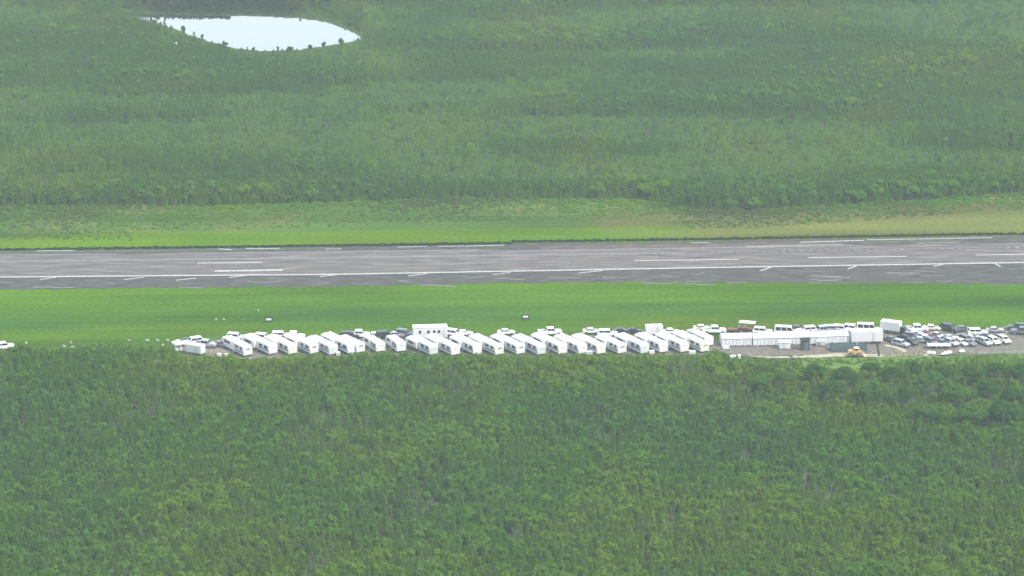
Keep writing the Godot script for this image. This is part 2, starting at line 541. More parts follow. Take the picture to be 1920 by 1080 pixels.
func plant_forests() -> void:
	patch.seed = 4
	patch.frequency = 0.018
	patch2.seed = 14
	patch2.frequency = 0.03
	gap.seed = 24
	gap.frequency = 0.03
	for d in [[1280, 700, 16, 0.6], [1610, 790, 14, 0.55], [1650, 1010, 22, 0.5], [750, 1060, 18, 0.5], [300, 700, 20, 0.35], [420, 920, 24, 0.4], [830, 690, 18, 0.45], [1050, 685, 14, 0.35], [600, 690, 14, 0.3], [1450, 720, 10, 0.35], [100, 800, 18, -0.45], [560, 775, 18, -0.45], [1400, 850, 16, -0.5], [1100, 800, 14, -0.35], [250, 840, 20, -0.3], [1850, 870, 18, -0.25], [100, 40, 25, 0.5], [1350, 90, 40, -0.4], [1300, 190, 30, -0.3], [420, 115, 25, -0.35], [560, 210, 40, -0.2], [900, 240, 30, 0.2]]:
		drifts.append([ground_at(d[0], d[1]), d[2], d[3]])
	for d in [[1370, 872, 7, 0.55], [1420, 858, 6, 0.55], [560, 790, 6, 0.45], [880, 735, 6, 0.4], [250, 1010, 5, 0.35], [1290, 105, 16, 0.45], [1500, 100, 14, 0.45], [1180, 185, 10, 0.4], [1430, 205, 10, 0.4]]:
		thin.append([ground_at(d[0], d[1]), d[2], d[3]])
	for d in [[400, 230, 90, 45, 0.6], [1650, 300, 60, 30, 0.5], [1000, 290, 60, 22, 0.3], [1400, 240, 60, 16, 0.4], [1000, 130, 70, 14, 0.3], [1200, 80, 90, 16, -0.6], [1300, 195, 45, 12, -0.6], [350, 125, 40, 10, -0.4], [1700, 30, 60, 20, 0.4], [150, 60, 40, 25, -0.2]]:
		marsh.append([ground_at(d[0], d[1]), d[2], d[3], d[4]])
	band.seed = 34
	band.frequency = 0.012
	var crowns := []
	var trunks := []
	var sizes := [[3.9, 1.15], [4.4, 1.25], [3.4, 1.3], [4.2, 1.05], [4.4, 1.5], [3.8, 1.35]]
	for k in 6:
		crowns.append(crown_mesh("spire" if k < 4 else "cypress", 100 + k, sizes[k][0], sizes[k][1]))
		trunks.append(trunk_mesh("cypress", 100 + k, sizes[k][0], sizes[k][1]))
	var rc := []
	var rt := []
	for k in 3:
		rc.append(crown_mesh("round", 200 + k, 6.2, 2.9))
		rt.append(trunk_mesh("round", 200 + k, 6.2, 2.9))
	var shrub := [crown_mesh("shrub", 300, 1.6, 1.2), crown_mesh("shrub", 301, 1.3, 1.3)]
	var sedge := [crown_mesh("sedge", 310, 1.25, 0.85), crown_mesh("sedge", 311, 1.05, 0.95)]
	var spots := [[1530, 716, 0.72, 3], [1585, 728, 0.85, 3], [1632, 712, 0.72, 3], [1672, 722, 0.8, 3], [1712, 706, 0.6, 3], [1745, 738, 0.9, 1], [1772, 716, 0.66, 3], [1822, 722, 0.78, 3], [1868, 712, 0.7, 3], [1908, 716, 0.75, 3], [1560, 757, 0.95, 3], [1640, 762, 1.0, 1], [1700, 760, 0.8, 3], [1790, 764, 0.95, 1], [1850, 754, 0.9, 3], [1900, 764, 0.85, 3], [1470, 728, 0.7, 1], [1425, 742, 0.8, 1], [1880, 798, 1.0, 3], [1820, 804, 0.95, 1], [1735, 800, 0.9, 1], [1350, 716, 0.55, 2], [1765, 690, 0.36, 2], [1738, 694, 0.4, 2], [1858, 690, 0.38, 2]]
	var clear := []
	for sp in spots:
		clear.append([ground_at(sp[0], sp[1]), 3.2 * sp[2]])
	# --- wood in front of the camp: low feathery trees of nearly even height over sedge
	var singles := []
	var mass := [[], [], [], [], [], []]
	var low := [[], []]
	var reed := [[], []]
	var snags := []
	var z := -520.0
	while z > -712.0:
		var half := 0.172 * sqrt(z * z + EYE.y * EYE.y) + 10.0
		var x := -half
		while x < half:
			var p := Vector3(x + rng.randf_range(-0.6, 0.6), 0, z + rng.randf_range(-0.6, 0.6))
			x += 1.2
			var px := pixel_of(p)
			var pxm := FOCAL / p.distance_to(EYE) * 0.95
			var limit := line_v(NEAR_TOP, px.x) + rng.randf_range(-2.0, 9.0)
			var room: float = (px.y - limit) / pxm
			if room < 0.4:
				continue
			var inside := false
			if px.x > 1300 and px.y < 860:
				for c in clear:
					if p.distance_to(c[0]) < c[1]:
						inside = true
			if inside:
				continue
			if px.x > 1480 and px.y < 750.0 and rng.randf() < 0.7:
				room = minf(room, rng.randf_range(0.6, 2.0))
			var hole := openness(p, p.x, p.z * 0.5)
			var tall := 2.35 + 1.3 * patch2.get_noise_2d(p.x * 0.8 + 70.0, p.z * 0.8) + rng.randf_range(-0.55, 0.55)
			var c0 := leaf_tone(p)
			var roll := rng.randf()
			if room < 1.7 or roll < 0.24:
				var sc := clampf(minf(room, tall * rng.randf_range(0.55, 0.8)) / 1.6, 0.25, 1.6)
				reed[rng.randi() % 2].append([p, minf(sc, 1.25), rng.randf() * TAU, c0 * 1.04, maxf(1.0, sc / 1.25)])
				continue
			if hole > 0.34:
				if roll < 0.62:
					continue
				if roll < 0.72:
					snags.append([p, rng.randf_range(0.6, 0.9), rng.randf() * TAU, Color.WHITE, 1.0])
					continue
				tall += 0.9
			elif roll < 0.255:
				snags.append([p, rng.randf_range(0.6, 0.85), rng.randf() * TAU, Color.WHITE, 1.0])
				continue
			elif roll < 0.42:
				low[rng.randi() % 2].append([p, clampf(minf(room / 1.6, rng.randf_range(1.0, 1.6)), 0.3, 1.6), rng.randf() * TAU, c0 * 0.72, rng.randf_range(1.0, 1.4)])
				continue
			var k := rng.randi() % 4
			if rng.randf() < 0.02:
				k = 4 + rng.randi() % 2
			if rng.randf() < 0.012:
				tall *= rng.randf_range(1.35, 1.7)
			var s := minf(minf(tall, room) / sizes[k][0], 1.25)
			if k > 3:
				c0 = c0 * 0.74
			var it := [p, maxf(s, 0.55), rng.randf() * TAU, c0, s / maxf(s, 0.55), k]
			var tip := pixel_of(p + Vector3(0, sizes[k][0] * s, 0))
			if tip.y < 1070 and px.y > 900 and px.x > 8 and px.x < 1912 and rng.randf() < 0.10 and s > 0.5:
				singles.append(it)
			else:
				mass[k].append(it)
		z -= 1.2
	# the trees that show largest stand alone, the rest is the wood behind and between them
	singles.sort_custom(func(a, b): return sizes[a[5]][0] * a[1] / a[0].distance_to(EYE) > sizes[b[5]][0] * b[1] / b[0].distance_to(EYE))
	while singles.size() > 285:
		var it: Array = singles.pop_back()
		mass[it[5]].append(it)
	var wood := Node3D.new()
	wood.name = "swamp_forest"
	add_child(wood)
	wood.set_meta("kind", "stuff")
	tag(wood, "dense grey-green swamp forest in front of the trailer row", "forest")
	for k in 6:
		scatter("tree_mass", wood, crowns[k], trunks[k], mass[k])
	for k in 2:
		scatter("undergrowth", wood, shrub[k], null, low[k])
		scatter("sedge", wood, sedge[k], null, reed[k])
	scatter("bare_trunks", wood, null, trunks[0], snags)
	for it in singles:
		var k: int = it[5]
		var a := drift(it[0])
		var ti := 0
		if a > 0.2:
			ti = 2
		elif a < -0.22:
			ti = 4
		elif patch2.get_noise_2d(it[0].x, it[0].z * 0.55) > 0.0:
			ti = 1
		var words: String = ["grey-green", "mid green", "yellow-green", "dark green", "blue-green"][ti]
		var t := thing("cypress_tree", "slender %s tree standing out among the near swamp forest" % words, "tree", it[0], it[2], "slender %s trees of the near swamp forest" % words)
		t.scale = Vector3(it[1], it[1] * it[4], it[1])
		for pair in [["crown", crowns[k], M["leaf_%d" % ti]], ["trunk", trunks[k], M.bark]]:
			var o := MeshInstance3D.new()
			o.name = pair[0]
			o.mesh = pair[1]
			o.material_override = pair[2]
			t.add_child(o, true)
	# rounded broadleaf trees below the gravel lot
	for i in spots.size():
		var sp: Array = spots[i]
		var ti: int = sp[3]
		var lab: String = {3: "rounded dark green broadleaf tree on the slope below the gravel lot", 1: "rounded mid green broadleaf tree among the trees below the gravel lot", 2: "small bright yellow-green rounded tree near the sandy verge"}[ti]
		var grp: String = {3: "dark broadleaf trees below the lot", 1: "mid green broadleaf trees below the lot", 2: "bright small trees by the verge"}[ti]
		var t := thing("broadleaf_tree", lab, "tree", ground_at(sp[0], sp[1]), rng.randf() * TAU, grp)
		t.scale = Vector3(sp[2], sp[2] * 0.9, sp[2]) * 1.15
		var k := i % 3
		for pair in [["crown", rc[k], M["leaf_%d" % ti] if ti == 3 else M.broad_leaf if ti == 1 else M.bright_leaf], ["trunk", rt[k], M.bark]]:
			var o := MeshInstance3D.new()
			o.name = pair[0]
			o.mesh = pair[1]
			o.material_override = pair[2]
			t.add_child(o, true)
	# --- beyond the airfield: pale sedge marsh in long bands, with belts of trees between
	mass = [[], [], [], [], [], []]
	low = [[], []]
	reed = [[], []]
	snags = []
	var big := [[], [], []]
	z = -790.0
	var step := 1.45
	while z > -1190.0:
		var half := 0.172 * sqrt(z * z + EYE.y * EYE.y) + 12.0
		var x := -half
		while x < half:
			var p := Vector3(x + rng.randf_range(-0.75, 0.75), 0, z + rng.randf_range(-0.75, 0.75))
			x += step
			var px := pixel_of(p)
			var foot := line_v(FAR_FOOT, px.x)
			if px.y > foot + rng.randf_range(-3.0, 2.0):
				continue
			var pxm := FOCAL / p.distance_to(EYE) * 0.97
			var wet := 0.10 + 1.5 * band.get_noise_2d(p.x * 0.55, p.z * 1.5)
			for d in marsh:
				var q := Vector2((p.x - d[0].x) / d[1], (p.z - d[0].z) / d[2])
				wet += d[3] * exp(-q.length_squared() * 1.2)
			if px.y > foot - 26.0:
				wet -= 0.6                                  # the tree belt along the airfield
			var tall := lerpf(3.6, 1.8, clampf(0.5 + wet, 0, 1)) + rng.randf_range(-0.5, 0.6)
			if px.y > foot - 14.0:
				tall = minf(tall, 1.2 + (foot - px.y) * 0.17 + rng.randf_range(0.0, 1.6))
			var lc := leaf_tone(p)
			var room := 9.0
			if px.x > 226 and px.x < 684:
				var nv := line_v(POND_NEAR, px.x)
				var fv := line_v(POND_FAR, px.x)
				if px.y > fv - 1.0 and px.y < nv + 1.5:
					continue
				if px.y <= fv - 1.0 and px.y > fv - 40.0:
					# low marsh along the far bank, rising to a grey stand further back
					var back: float = absf(p.z - ground_at(px.x, fv).z)
					room = back * (0.17 if px.x > 430 else 0.32) + rng.randf_range(-0.2, 0.5)
					if rng.randf() < 0.015:
						room += 1.8
					wet -= 0.5
					tall += 1.4
					var grey := smoothstep(225.0, 330.0, px.x) * (1.0 - smoothstep(500.0, 650.0, px.x)) + 0.5 * patch2.get_noise_2d(p.x * 2.0, p.z)
					lc = lc.lerp(Color(0.066, 0.082, 0.060), clampf(grey, 0.0, 0.85))
				elif px.y >= nv + 1.5 and px.y < nv + 60.0:
					room = (px.y - nv + rng.randf_range(-4.0, 6.0)) / pxm
					if rng.randf() < 0.07:
						room += 1.4
			if room < 0.35:
				continue
			var roll := rng.randf()
			if room < 1.6 or roll < clampf(0.35 + wet, 0.12, 0.86):
				var sc := clampf(minf(room, tall * rng.randf_range(0.6, 0.85)) / 1.6, 0.25, 1.3)
				reed[rng.randi() % 2].append([p, maxf(sc, 0.8), rng.randf() * TAU, lc.lerp(Color(0.150, 0.235, 0.070), clampf(wet * 0.8, 0, 0.55)) * 1.03, sc / maxf(sc, 0.8)])
				continue
			if wet < -0.45 and rng.randf() < 0.03 and room > 6.0:
				big[rng.randi() % 3].append([p, rng.randf_range(0.55, 0.8), rng.randf() * TAU, lc * 0.85, 1.0])
				continue
			if wet < -0.3 and rng.randf() < 0.06:
				snags.append([p, rng.randf_range(0.6, 1.0), rng.randf() * TAU, Color.WHITE, 1.0])
				continue
			var k := rng.randi() % 4
			if rng.randf() < 0.025 or (wet < -0.4 and rng.randf() < 0.06):
				k = 4 + rng.randi() % 2
			var s := minf(minf(tall, room) / sizes[k][0], 1.3)
			if k > 3:
				lc = lc * 0.76
			mass[k].append([p, maxf(s, 0.6), rng.randf() * TAU, lc, s / maxf(s, 0.6)])
		z -= step
	var far := Node3D.new()
	far.name = "far_forest"
	add_child(far)
	far.set_meta("kind", "stuff")
	tag(far, "hazy grey-green swamp forest stretching beyond the runway to the pond", "forest")
	for k in 6:
		scatter("tree_mass", far, crowns[k], trunks[k], mass[k])
	scatter("bare_trunks", far, null, trunks[1], snags)
	for k in 3:
		scatter("broadleaf_mass", far, rc[k], rt[k], big[k])
	for k in 2:
		scatter("sedge", far, sedge[k], null, reed[k])
	var short_crown := crown_mesh("cypress", 412, 1.9, 0.95)
	for w in [[283, 41, 0.5], [344, 60, 0.8], [379, 73, 0.6], [423, 87, 1.05], [475, 97, 0.6], [521, 94, 0.5], [543, 97, 1.1], [581, 94, 0.75], [607, 88, 0.7], [640, 85, 0.9]]:
		var t := thing("waterside_shrub", "dark shrub standing against the bright water on the pond's near bank", "shrub", ground_at(w[0], w[1]), rng.randf() * TAU, "dark shrubs along the pond's bank")
		t.scale = Vector3(w[2], w[2] * 1.25, w[2])
		for pair in [["crown", shrub[0] if int(w[0]) % 3 == 0 else short_crown, M.leaf_3], ["trunk", rt[0], M.bark]]:
			var o := MeshInstance3D.new()
			o.name = pair[0]
			o.mesh = pair[1]
			o.material_override = pair[2]
			if pair[0] == "trunk":
				o.scale = Vector3.ONE * 0.22
			t.add_child(o, true)
	# --- rough scrub between the far wood and the mown grass, and weeds along the camp
	var scrub := [[], []]
	for i in 15000:
		var u := rng.randf_range(-120, 2040)
		var top := line_v(FAR_FOOT, u)
		var f := rng.randf()
		var depth := lerpf(44.0, 30.0, clampf((u - 600.0) / 900.0, 0, 1)) if u > 250 else 62.0
		var v := top + f * f * depth
		var p := ground_at(u, v)
		var n := gap.get_noise_2d(p.x * 1.3 + 900.0, p.z * 0.9)
		if n < -0.25 and rng.randf() < 0.6:
			continue
		var c := leaf_tone(p).lerp(Color(0.135, 0.165, 0.055), clampf(patch2.get_noise_2d(p.x * 0.6 + 500.0, p.z * 0.6) * 1.8 + 0.25, 0, 0.8))
		scrub[i % 2].append([p, rng.randf_range(0.28, 0.6) * (1.3 - 0.6 * f), rng.randf() * TAU, c, rng.randf_range(0.45, 0.9)])
	var sc := Node3D.new()
	sc.name = "scrub"
	add_child(sc)
	sc.set_meta("kind", "stuff")
	tag(sc, "low brownish green scrub between the far forest and the mown grass", "scrub")
	for k in 2:
		scatter("undergrowth", sc, shrub[k] if k == 0 else sedge[0], null, scrub[k].slice(0, int(scrub[k].size() * (0.45 if k == 0 else 1.0))))
	var weeds := [[], []]
	for i in 2600:
		var u := rng.randf_range(-60, 1980)
		var v := 455.0 + (960.0 - u) * 0.0130 + rng.randf_range(-1.2, 1.2) + (2.0 if u < 960 else -1.0)
		if u > 1280:
			v -= (u - 1280) * 0.004
		var p := ground_at(u, v)
		weeds[i % 2].append([p, rng.randf_range(0.22, 0.42), rng.randf() * TAU, Color(0.045, 0.085, 0.022) * rng.randf_range(0.7, 1.3), rng.randf_range(0.7, 1.1)])
	for i in 1500:
		var u := rng.randf_range(-60, 1980)
		var v := line_v(NEAR_TOP, u) + rng.randf_range(-1.0, 9.0)
		if u > 1480 and u < 1720:
			v = minf(v, 678.0) + rng.randf_range(-4, 6)
		var p := ground_at(u, v)
		weeds[i % 2].append([p, rng.randf_range(0.2, 0.5), rng.randf() * TAU, leaf_tone(p).lerp(Color(0.14, 0.26, 0.03), 0.7 if u > 1480 else 0.3), rng.randf_range(0.5, 0.9)])
	var wd := Node3D.new()
	wd.name = "weeds"
	add_child(wd)
	wd.set_meta("kind", "stuff")
	tag(wd, "dark tufts of weeds along the runway edge and the camp's edge", "weeds")
	for k in 2:
		scatter("undergrowth", wd, shrub[k], null, weeds[k])

# ------------------------------------------------------------------ setting
func across(w: Vector3, o: Vector3, dir: Vector3) -> Vector2:
	var r := w - o
	return Vector2(r.dot(dir), r.dot(Vector3(-dir.z, 0, dir.x)))

func build_ground() -> void:
	# swamp floor, one sheet out to the horizon
	var st := begin()
	var n := 16
	for i in n:
		for j in n:
			var q := func(a: int, b: int) -> Vector3: return Vector3(lerpf(-4000, 4000, float(a) / n), 0, lerpf(1000, -7000, float(b) / n))
			face(st, [q.call(i, j), q.call(i + 1, j), q.call(i + 1, j + 1), q.call(i, j + 1)], Vector3(q.call(i, j).x, -1000, q.call(i, j).z))
	structure("ground", st.commit(), M.swamp_floor)
	# mown airfield grass: a fine grid whose colours are drifts of different grasses
	var o := ground_at(960, 508)
	var e := ground_at(1920, 492.7)
	var dir := (e - ground_at(0, 520)).normalized()
	var side := Vector3(-dir.z, 0, dir.x)
	var streak := FastNoiseLite.new()
	streak.seed = 61
	streak.frequency = 0.02
	var blot := FastNoiseLite.new()
	blot.seed = 62
	blot.frequency = 0.035
	var c_of := func(v: float) -> float: return across(ground_at(960, v), o, dir).y
	var c_top: float = c_of.call(372.0)
	var c_rough: float = c_of.call(428.0)
	var c_pave: float = c_of.call(458.0)
	var c_low: float = c_of.call(532.0)
	var c_a: float = c_of.call(572.0)
	var c_b: float = c_of.call(601.0)
	var c_c: float = c_of.call(632.0)
	var c_end: float = c_of.call(672.0)
	var bright := Color(0.080, 0.168, 0.005)
	var mid := Color(0.068, 0.150, 0.009)
	var dull := Color(0.054, 0.130, 0.016)
	var yellow := Color(0.102, 0.170, 0.005)
	var brown := Color(0.130, 0.136, 0.040)
	var rough := Color(0.080, 0.145, 0.028)
	var color_at := func(p: Vector3) -> Color:
		var ac := across(p, o, dir)
		var s1 := streak.get_noise_2d(ac.x * 0.35, ac.y * 2.6)
		var s2 := streak.get_noise_2d(ac.x * 0.5 + 400.0, ac.y * 1.2 + 300.0)
		var b1 := blot.get_noise_2d(ac.x * 0.6, ac.y)
		var c := mid
		var cy := ac.y + b1 * 3.0
		if cy < c_rough:
			c = rough.lerp(brown, clampf(0.12 + 1.6 * b1 + (0.35 if ac.x > 30.0 else 0.0), 0, 0.85))
		elif cy < c_pave:
			c = bright.lerp(yellow, clampf(0.5 + 1.8 * s2, 0, 1)).lerp(brown, clampf((ac.x - 45.0) / 50.0, 0, 0.45))
		elif cy < c_low + 5.0:
			c = bright
		elif cy < c_a:
			c = bright.lerp(mid, clampf(0.5 + 2.0 * s2, 0, 1))
		elif cy < c_b:
			c = dull.lerp(mid, clampf(0.45 + 2.2 * s2, 0, 1))
		elif cy < c_c:
			c = mid.lerp(yellow, clampf(0.35 + 1.6 * s2, 0, 0.8))
		else:
			c = dull.lerp(brown, clampf(0.2 + 1.2 * b1, 0, 0.5))
		if cy < c_pave and ac.x > 25.0:
			c = c.lerp(Color(0.165, 0.150, 0.055), clampf((ac.x + 5.0) / 150.0 + s2 * 0.9, 0, 0.6))
		var mow := sin(ac.y * 1.7 + 1.4 * streak.get_noise_2d(ac.x * 0.4, 90.0))
		return c * (1.0 + 0.50 * s1 + 0.07 * mow + 0.12 * b1)
	var g := begin()
	var cols := 300
	var rows := 130
	var x0 := -230.0
	var x1 := 230.0
	var grid := []
	for j in rows + 1:
		var row := []
		for i in cols + 1:
			var p := o + dir * lerpf(x0, x1, float(i) / cols) + side * lerpf(c_top, c_end, float(j) / rows)
			p.y = 0.03
			row.append([p, color_at.call(p)])
		grid.append(row)
	for j in rows:
		for i in cols:
			for q in [[i, j], [i + 1, j], [i + 1, j + 1], [i, j], [i + 1, j + 1], [i, j + 1]]:
				var w: Array = grid[q[1]][q[0]]
				g.set_normal(Vector3.UP)
				g.set_color(w[1])
				g.add_vertex(w[0])
	structure("grass_field", g.commit(), M.mown_grass)
	# pavements
	var sh := structure("runway_shoulder", sheet([Vector2(-260, 473), Vector2(0, 467), Vector2(640, 459), Vector2(1280, 453.5), Vector2(1600, 448), Vector2(1900, 442.5), Vector2(2180, 437), Vector2(2180, 530), Vector2(1920, 533.5), Vector2(1600, 530.5), Vector2(1280, 529), Vector2(960, 531), Vector2(640, 537), Vector2(300, 540), Vector2(0, 544), Vector2(-260, 547)], 0.06, 0.7, 14.0), M.shoulder_asphalt)
	var rw := structure("runway", sheet([Vector2(-260, 482), Vector2(0, 479), Vector2(960, 469), Vector2(1920, 456), Vector2(2180, 452), Vector2(2180, 490), Vector2(1920, 494), Vector2(1280, 504), Vector2(640, 515.5), Vector2(0, 521), Vector2(-260, 523)], 0.09), M.runway_asphalt)
	for l in [
		[[Vector2(-260, 523), Vector2(0, 520.3), Vector2(640, 515), Vector2(1280, 503.3), Vector2(1920, 493), Vector2(2180, 489)], 1.0, "road_paint"],
		[[Vector2(-260, 495), Vector2(0, 491), Vector2(640, 483.5), Vector2(1280, 475), Vector2(1920, 465), Vector2(2180, 461)], 1.1, "faded_paint"],
		[[Vector2(1190, 476.5), Vector2(1550, 470.8), Vector2(1920, 465)], 0.9, "road_paint"],
		[[Vector2(-260, 481), Vector2(0, 478.5), Vector2(220, 477.3)], 0.9, "faded_paint"],
		[[Vector2(340, 476), Vector2(640, 472.5), Vector2(900, 469.5)], 0.9, "faded_paint"],
		[[Vector2(950, 472.5), Vector2(1280, 466), Vector2(1600, 461)], 0.9, "faded_paint"]]:
		structure("edge_line", stroke(l[0], l[1], 0.12), M[l[2]], rw)
	for l in [[370, 494, 492, 493, 1.2], [403, 509, 530, 507, 2.0], [195, 502.5, 385, 501, 0.8], [700, 497, 1068, 492, 0.8], [1190, 489.5, 1385, 487, 1.1], [1515, 484, 1700, 481.5, 1.1], [1830, 479, 1920, 477.5, 1.1], [860, 487.5, 1010, 486, 0.7], [60, 506, 130, 505.5, 0.7]]:
		structure("centre_line_dash", stroke([Vector2(l[0], l[1]), Vector2(l[2], l[3])], l[4] * 0.66, 0.125), M.road_paint if l[4] > 1.0 else M.faded_paint, rw)
	mat("rusty_asphalt", tone(0.125, 0.092, 0.080), 0.95)
	grain(M.rusty_asphalt, noise_tex(0.02, Color(0.65, 0.65, 0.65), Color.WHITE, 45), Vector3(0.02, 0.1, 0.12))
	mat("mossy_asphalt", tone(0.078, 0.090, 0.058), 0.95)
	grain(M.mossy_asphalt, noise_tex(0.02, Color(0.65, 0.65, 0.65), Color.WHITE, 46), Vector3(0.02, 0.1, 0.12))
	structure("rust_band", sheet([Vector2(1020, 461), Vector2(1280, 458.5), Vector2(1560, 454), Vector2(1580, 459), Vector2(1400, 464), Vector2(1200, 467), Vector2(1010, 467)], 0.115, 0.5, 12.0), M.rusty_asphalt, sh)
	structure("moss_band", sheet([Vector2(-200, 476), Vector2(0, 471), Vector2(300, 468), Vector2(640, 464), Vector2(640, 468), Vector2(400, 473), Vector2(0, 477), Vector2(-200, 480)], 0.115, 0.4, 14.0), M.mossy_asphalt, sh)
	structure("moss_band", sheet([Vector2(1600, 452), Vector2(1780, 449), Vector2(1800, 454), Vector2(1620, 459)], 0.117, 0.4, 12.0), M.mossy_asphalt, sh)
	# slashes and worn streaks of paint on the shoulders
	for l in [[75, 525, 105, 520.5], [232, 525, 270, 520.5], [330, 526, 368, 522], [430, 521, 465, 516.5], [600, 519, 640, 515], [765, 518, 800, 513.5], [925, 515.5, 958, 511.5], [1085, 512.5, 1130, 508], [1425, 508.5, 1445, 502], [1590, 505, 1605, 499.5], [1750, 500, 1772, 495.5], [1864, 494, 1876, 500.5]]:
		structure("shoulder_slash", stroke([Vector2(l[0], l[1]), Vector2(l[2], l[3])], 0.6, 0.10), M.road_paint, sh)
	for i in 46:
		var u := rng.randf_range(-40, 1960)
		var f := rng.randf()
		var v := line_v([Vector2(-100, 526), Vector2(640, 521), Vector2(1280, 510), Vector2(2000, 499)], u) + f * lerpf(14, 28, clampf(u / 1920.0, 0, 1))
		var len := rng.randf_range(18, 70)
		structure("paint_streak", stroke([Vector2(u, v), Vector2(u + len * 0.5, v + rng.randf_range(0.0, 2.2)), Vector2(u + len, v + rng.randf_range(-1.6, 2.5))], rng.randf_range(0.25, 0.7), 0.10 + 0.0005 * i), M.worn_paint, sh)
	for l in [[68, 471, 140, 470.5, 1.0], [410, 467.5, 435, 469, 1.0], [460, 467.2, 525, 466.2, 0.9], [610, 468, 640, 467.5, 0.8], [745, 464, 800, 463, 0.9], [820, 463, 870, 462, 0.9], [872, 462.5, 945, 460.3, 1.1], [1295, 456, 1330, 455.5, 0.8], [1500, 455, 1620, 451.5, 1.2], [1625, 450.5, 1860, 446.5, 1.0], [1400, 463, 1580, 459, 0.7], [1720, 457, 1800, 455, 0.6]]:
		structure("paint_streak", stroke([Vector2(l[0], l[1]), Vector2(l[2], l[3])], l[4] * 0.6, 0.13), M.road_paint, sh)
	# the camp's ground
	structure("gravel_lot", sheet([Vector2(1335, 640), Vector2(1480, 628), Vector2(1600, 622), Vector2(1700, 612), Vector2(1780, 612), Vector2(1860, 618), Vector2(1900, 608), Vector2(2150, 600), Vector2(2150, 660), Vector2(1920, 663), Vector2(1830, 664), Vector2(1730, 667), Vector2(1640, 669), Vector2(1540, 668), Vector2(1420, 668), Vector2(1370, 664), Vector2(1330, 652)], 0.06, 0.6, 16.0), M.gravel_bed)
	structure("gravel_pad", sheet([Vector2(330, 646), Vector2(440, 634), Vector2(640, 634), Vector2(900, 630), Vector2(1330, 628), Vector2(1345, 650), Vector2(1320, 666), Vector2(1000, 668), Vector2(700, 668), Vector2(480, 674), Vector2(350, 668)], 0.05, 0.6, 16.0), M.gravel_bed)
	structure("dirt_patch", sheet([Vector2(372, 652), Vector2(400, 649), Vector2(436, 648), Vector2(448, 656), Vector2(430, 664), Vector2(385, 662)], 0.09, 0.4, 8.0), M.bare_dirt)
	structure("sand_verge", sheet([Vector2(1400, 668), Vector2(1440, 669), Vector2(1520, 667), Vector2(1560, 663), Vector2(1640, 665), Vector2(1740, 663), Vector2(1742, 667), Vector2(1650, 670), Vector2(1600, 668), Vector2(1530, 671), Vector2(1440, 672)], 0.10, 0.25, 8.0), M.pale_sand)
	structure("sand_track", sheet([Vector2(1660, 646), Vector2(1682, 649), Vector2(1702, 658), Vector2(1696, 662), Vector2(1680, 654), Vector2(1658, 649)], 0.095, 0.2, 8.0), M.pale_sand)
	var vg := mat("verge_grass", tone(0.100, 0.180, 0.016), 0.95)
	grain(vg, noise_tex(0.03, Color(0.70, 0.74, 0.66), Color.WHITE, 43, 6, 512), Vector3(0.05, 0.1, 0.08))
	structure("grass_verge", sheet([Vector2(1500, 673), Vector2(1600, 670), Vector2(1740, 668), Vector2(1930, 664), Vector2(2150, 661), Vector2(2150, 690), Vector2(1920, 698), Vector2(1740, 700), Vector2(1600, 704), Vector2(1510, 690)], 0.05, 0.5, 12.0), vg)
	# pond
	var ring := POND_FAR.duplicate()
	for i in range(POND_NEAR.size() - 1, -1, -1):
		ring.append(POND_NEAR[i] + Vector2(0, 1.0))
	structure("pond_water", sheet(ring, 0.12, 0.8, 10.0), M.pond_water)
	structure("sand_bank", sheet([Vector2(324, 90), Vector2(330, 83), Vector2(337, 83), Vector2(336, 90), Vector2(360, 93), Vector2(372, 97), Vector2(340, 95)], 0.1, 0.4, 6.0), M.pale_sand)

# ------------------------------------------------------------------ travel trailers
func wheel(parent: Node, c: Vector3, r: float, w: float, axle: Vector3) -> void:
	var t := begin()
	bar(t, c - axle * w * 0.5, c + axle * w * 0.5, r, r, 14)
	var ty := part("wheel", t, M.rubber, parent)
	var q := begin()
	bar(q, c - axle * (w * 0.5 + 0.012), c + axle * (w * 0.5 + 0.012), r * 0.58, r * 0.58, 10)
	part("rim", q, M.steel, ty)

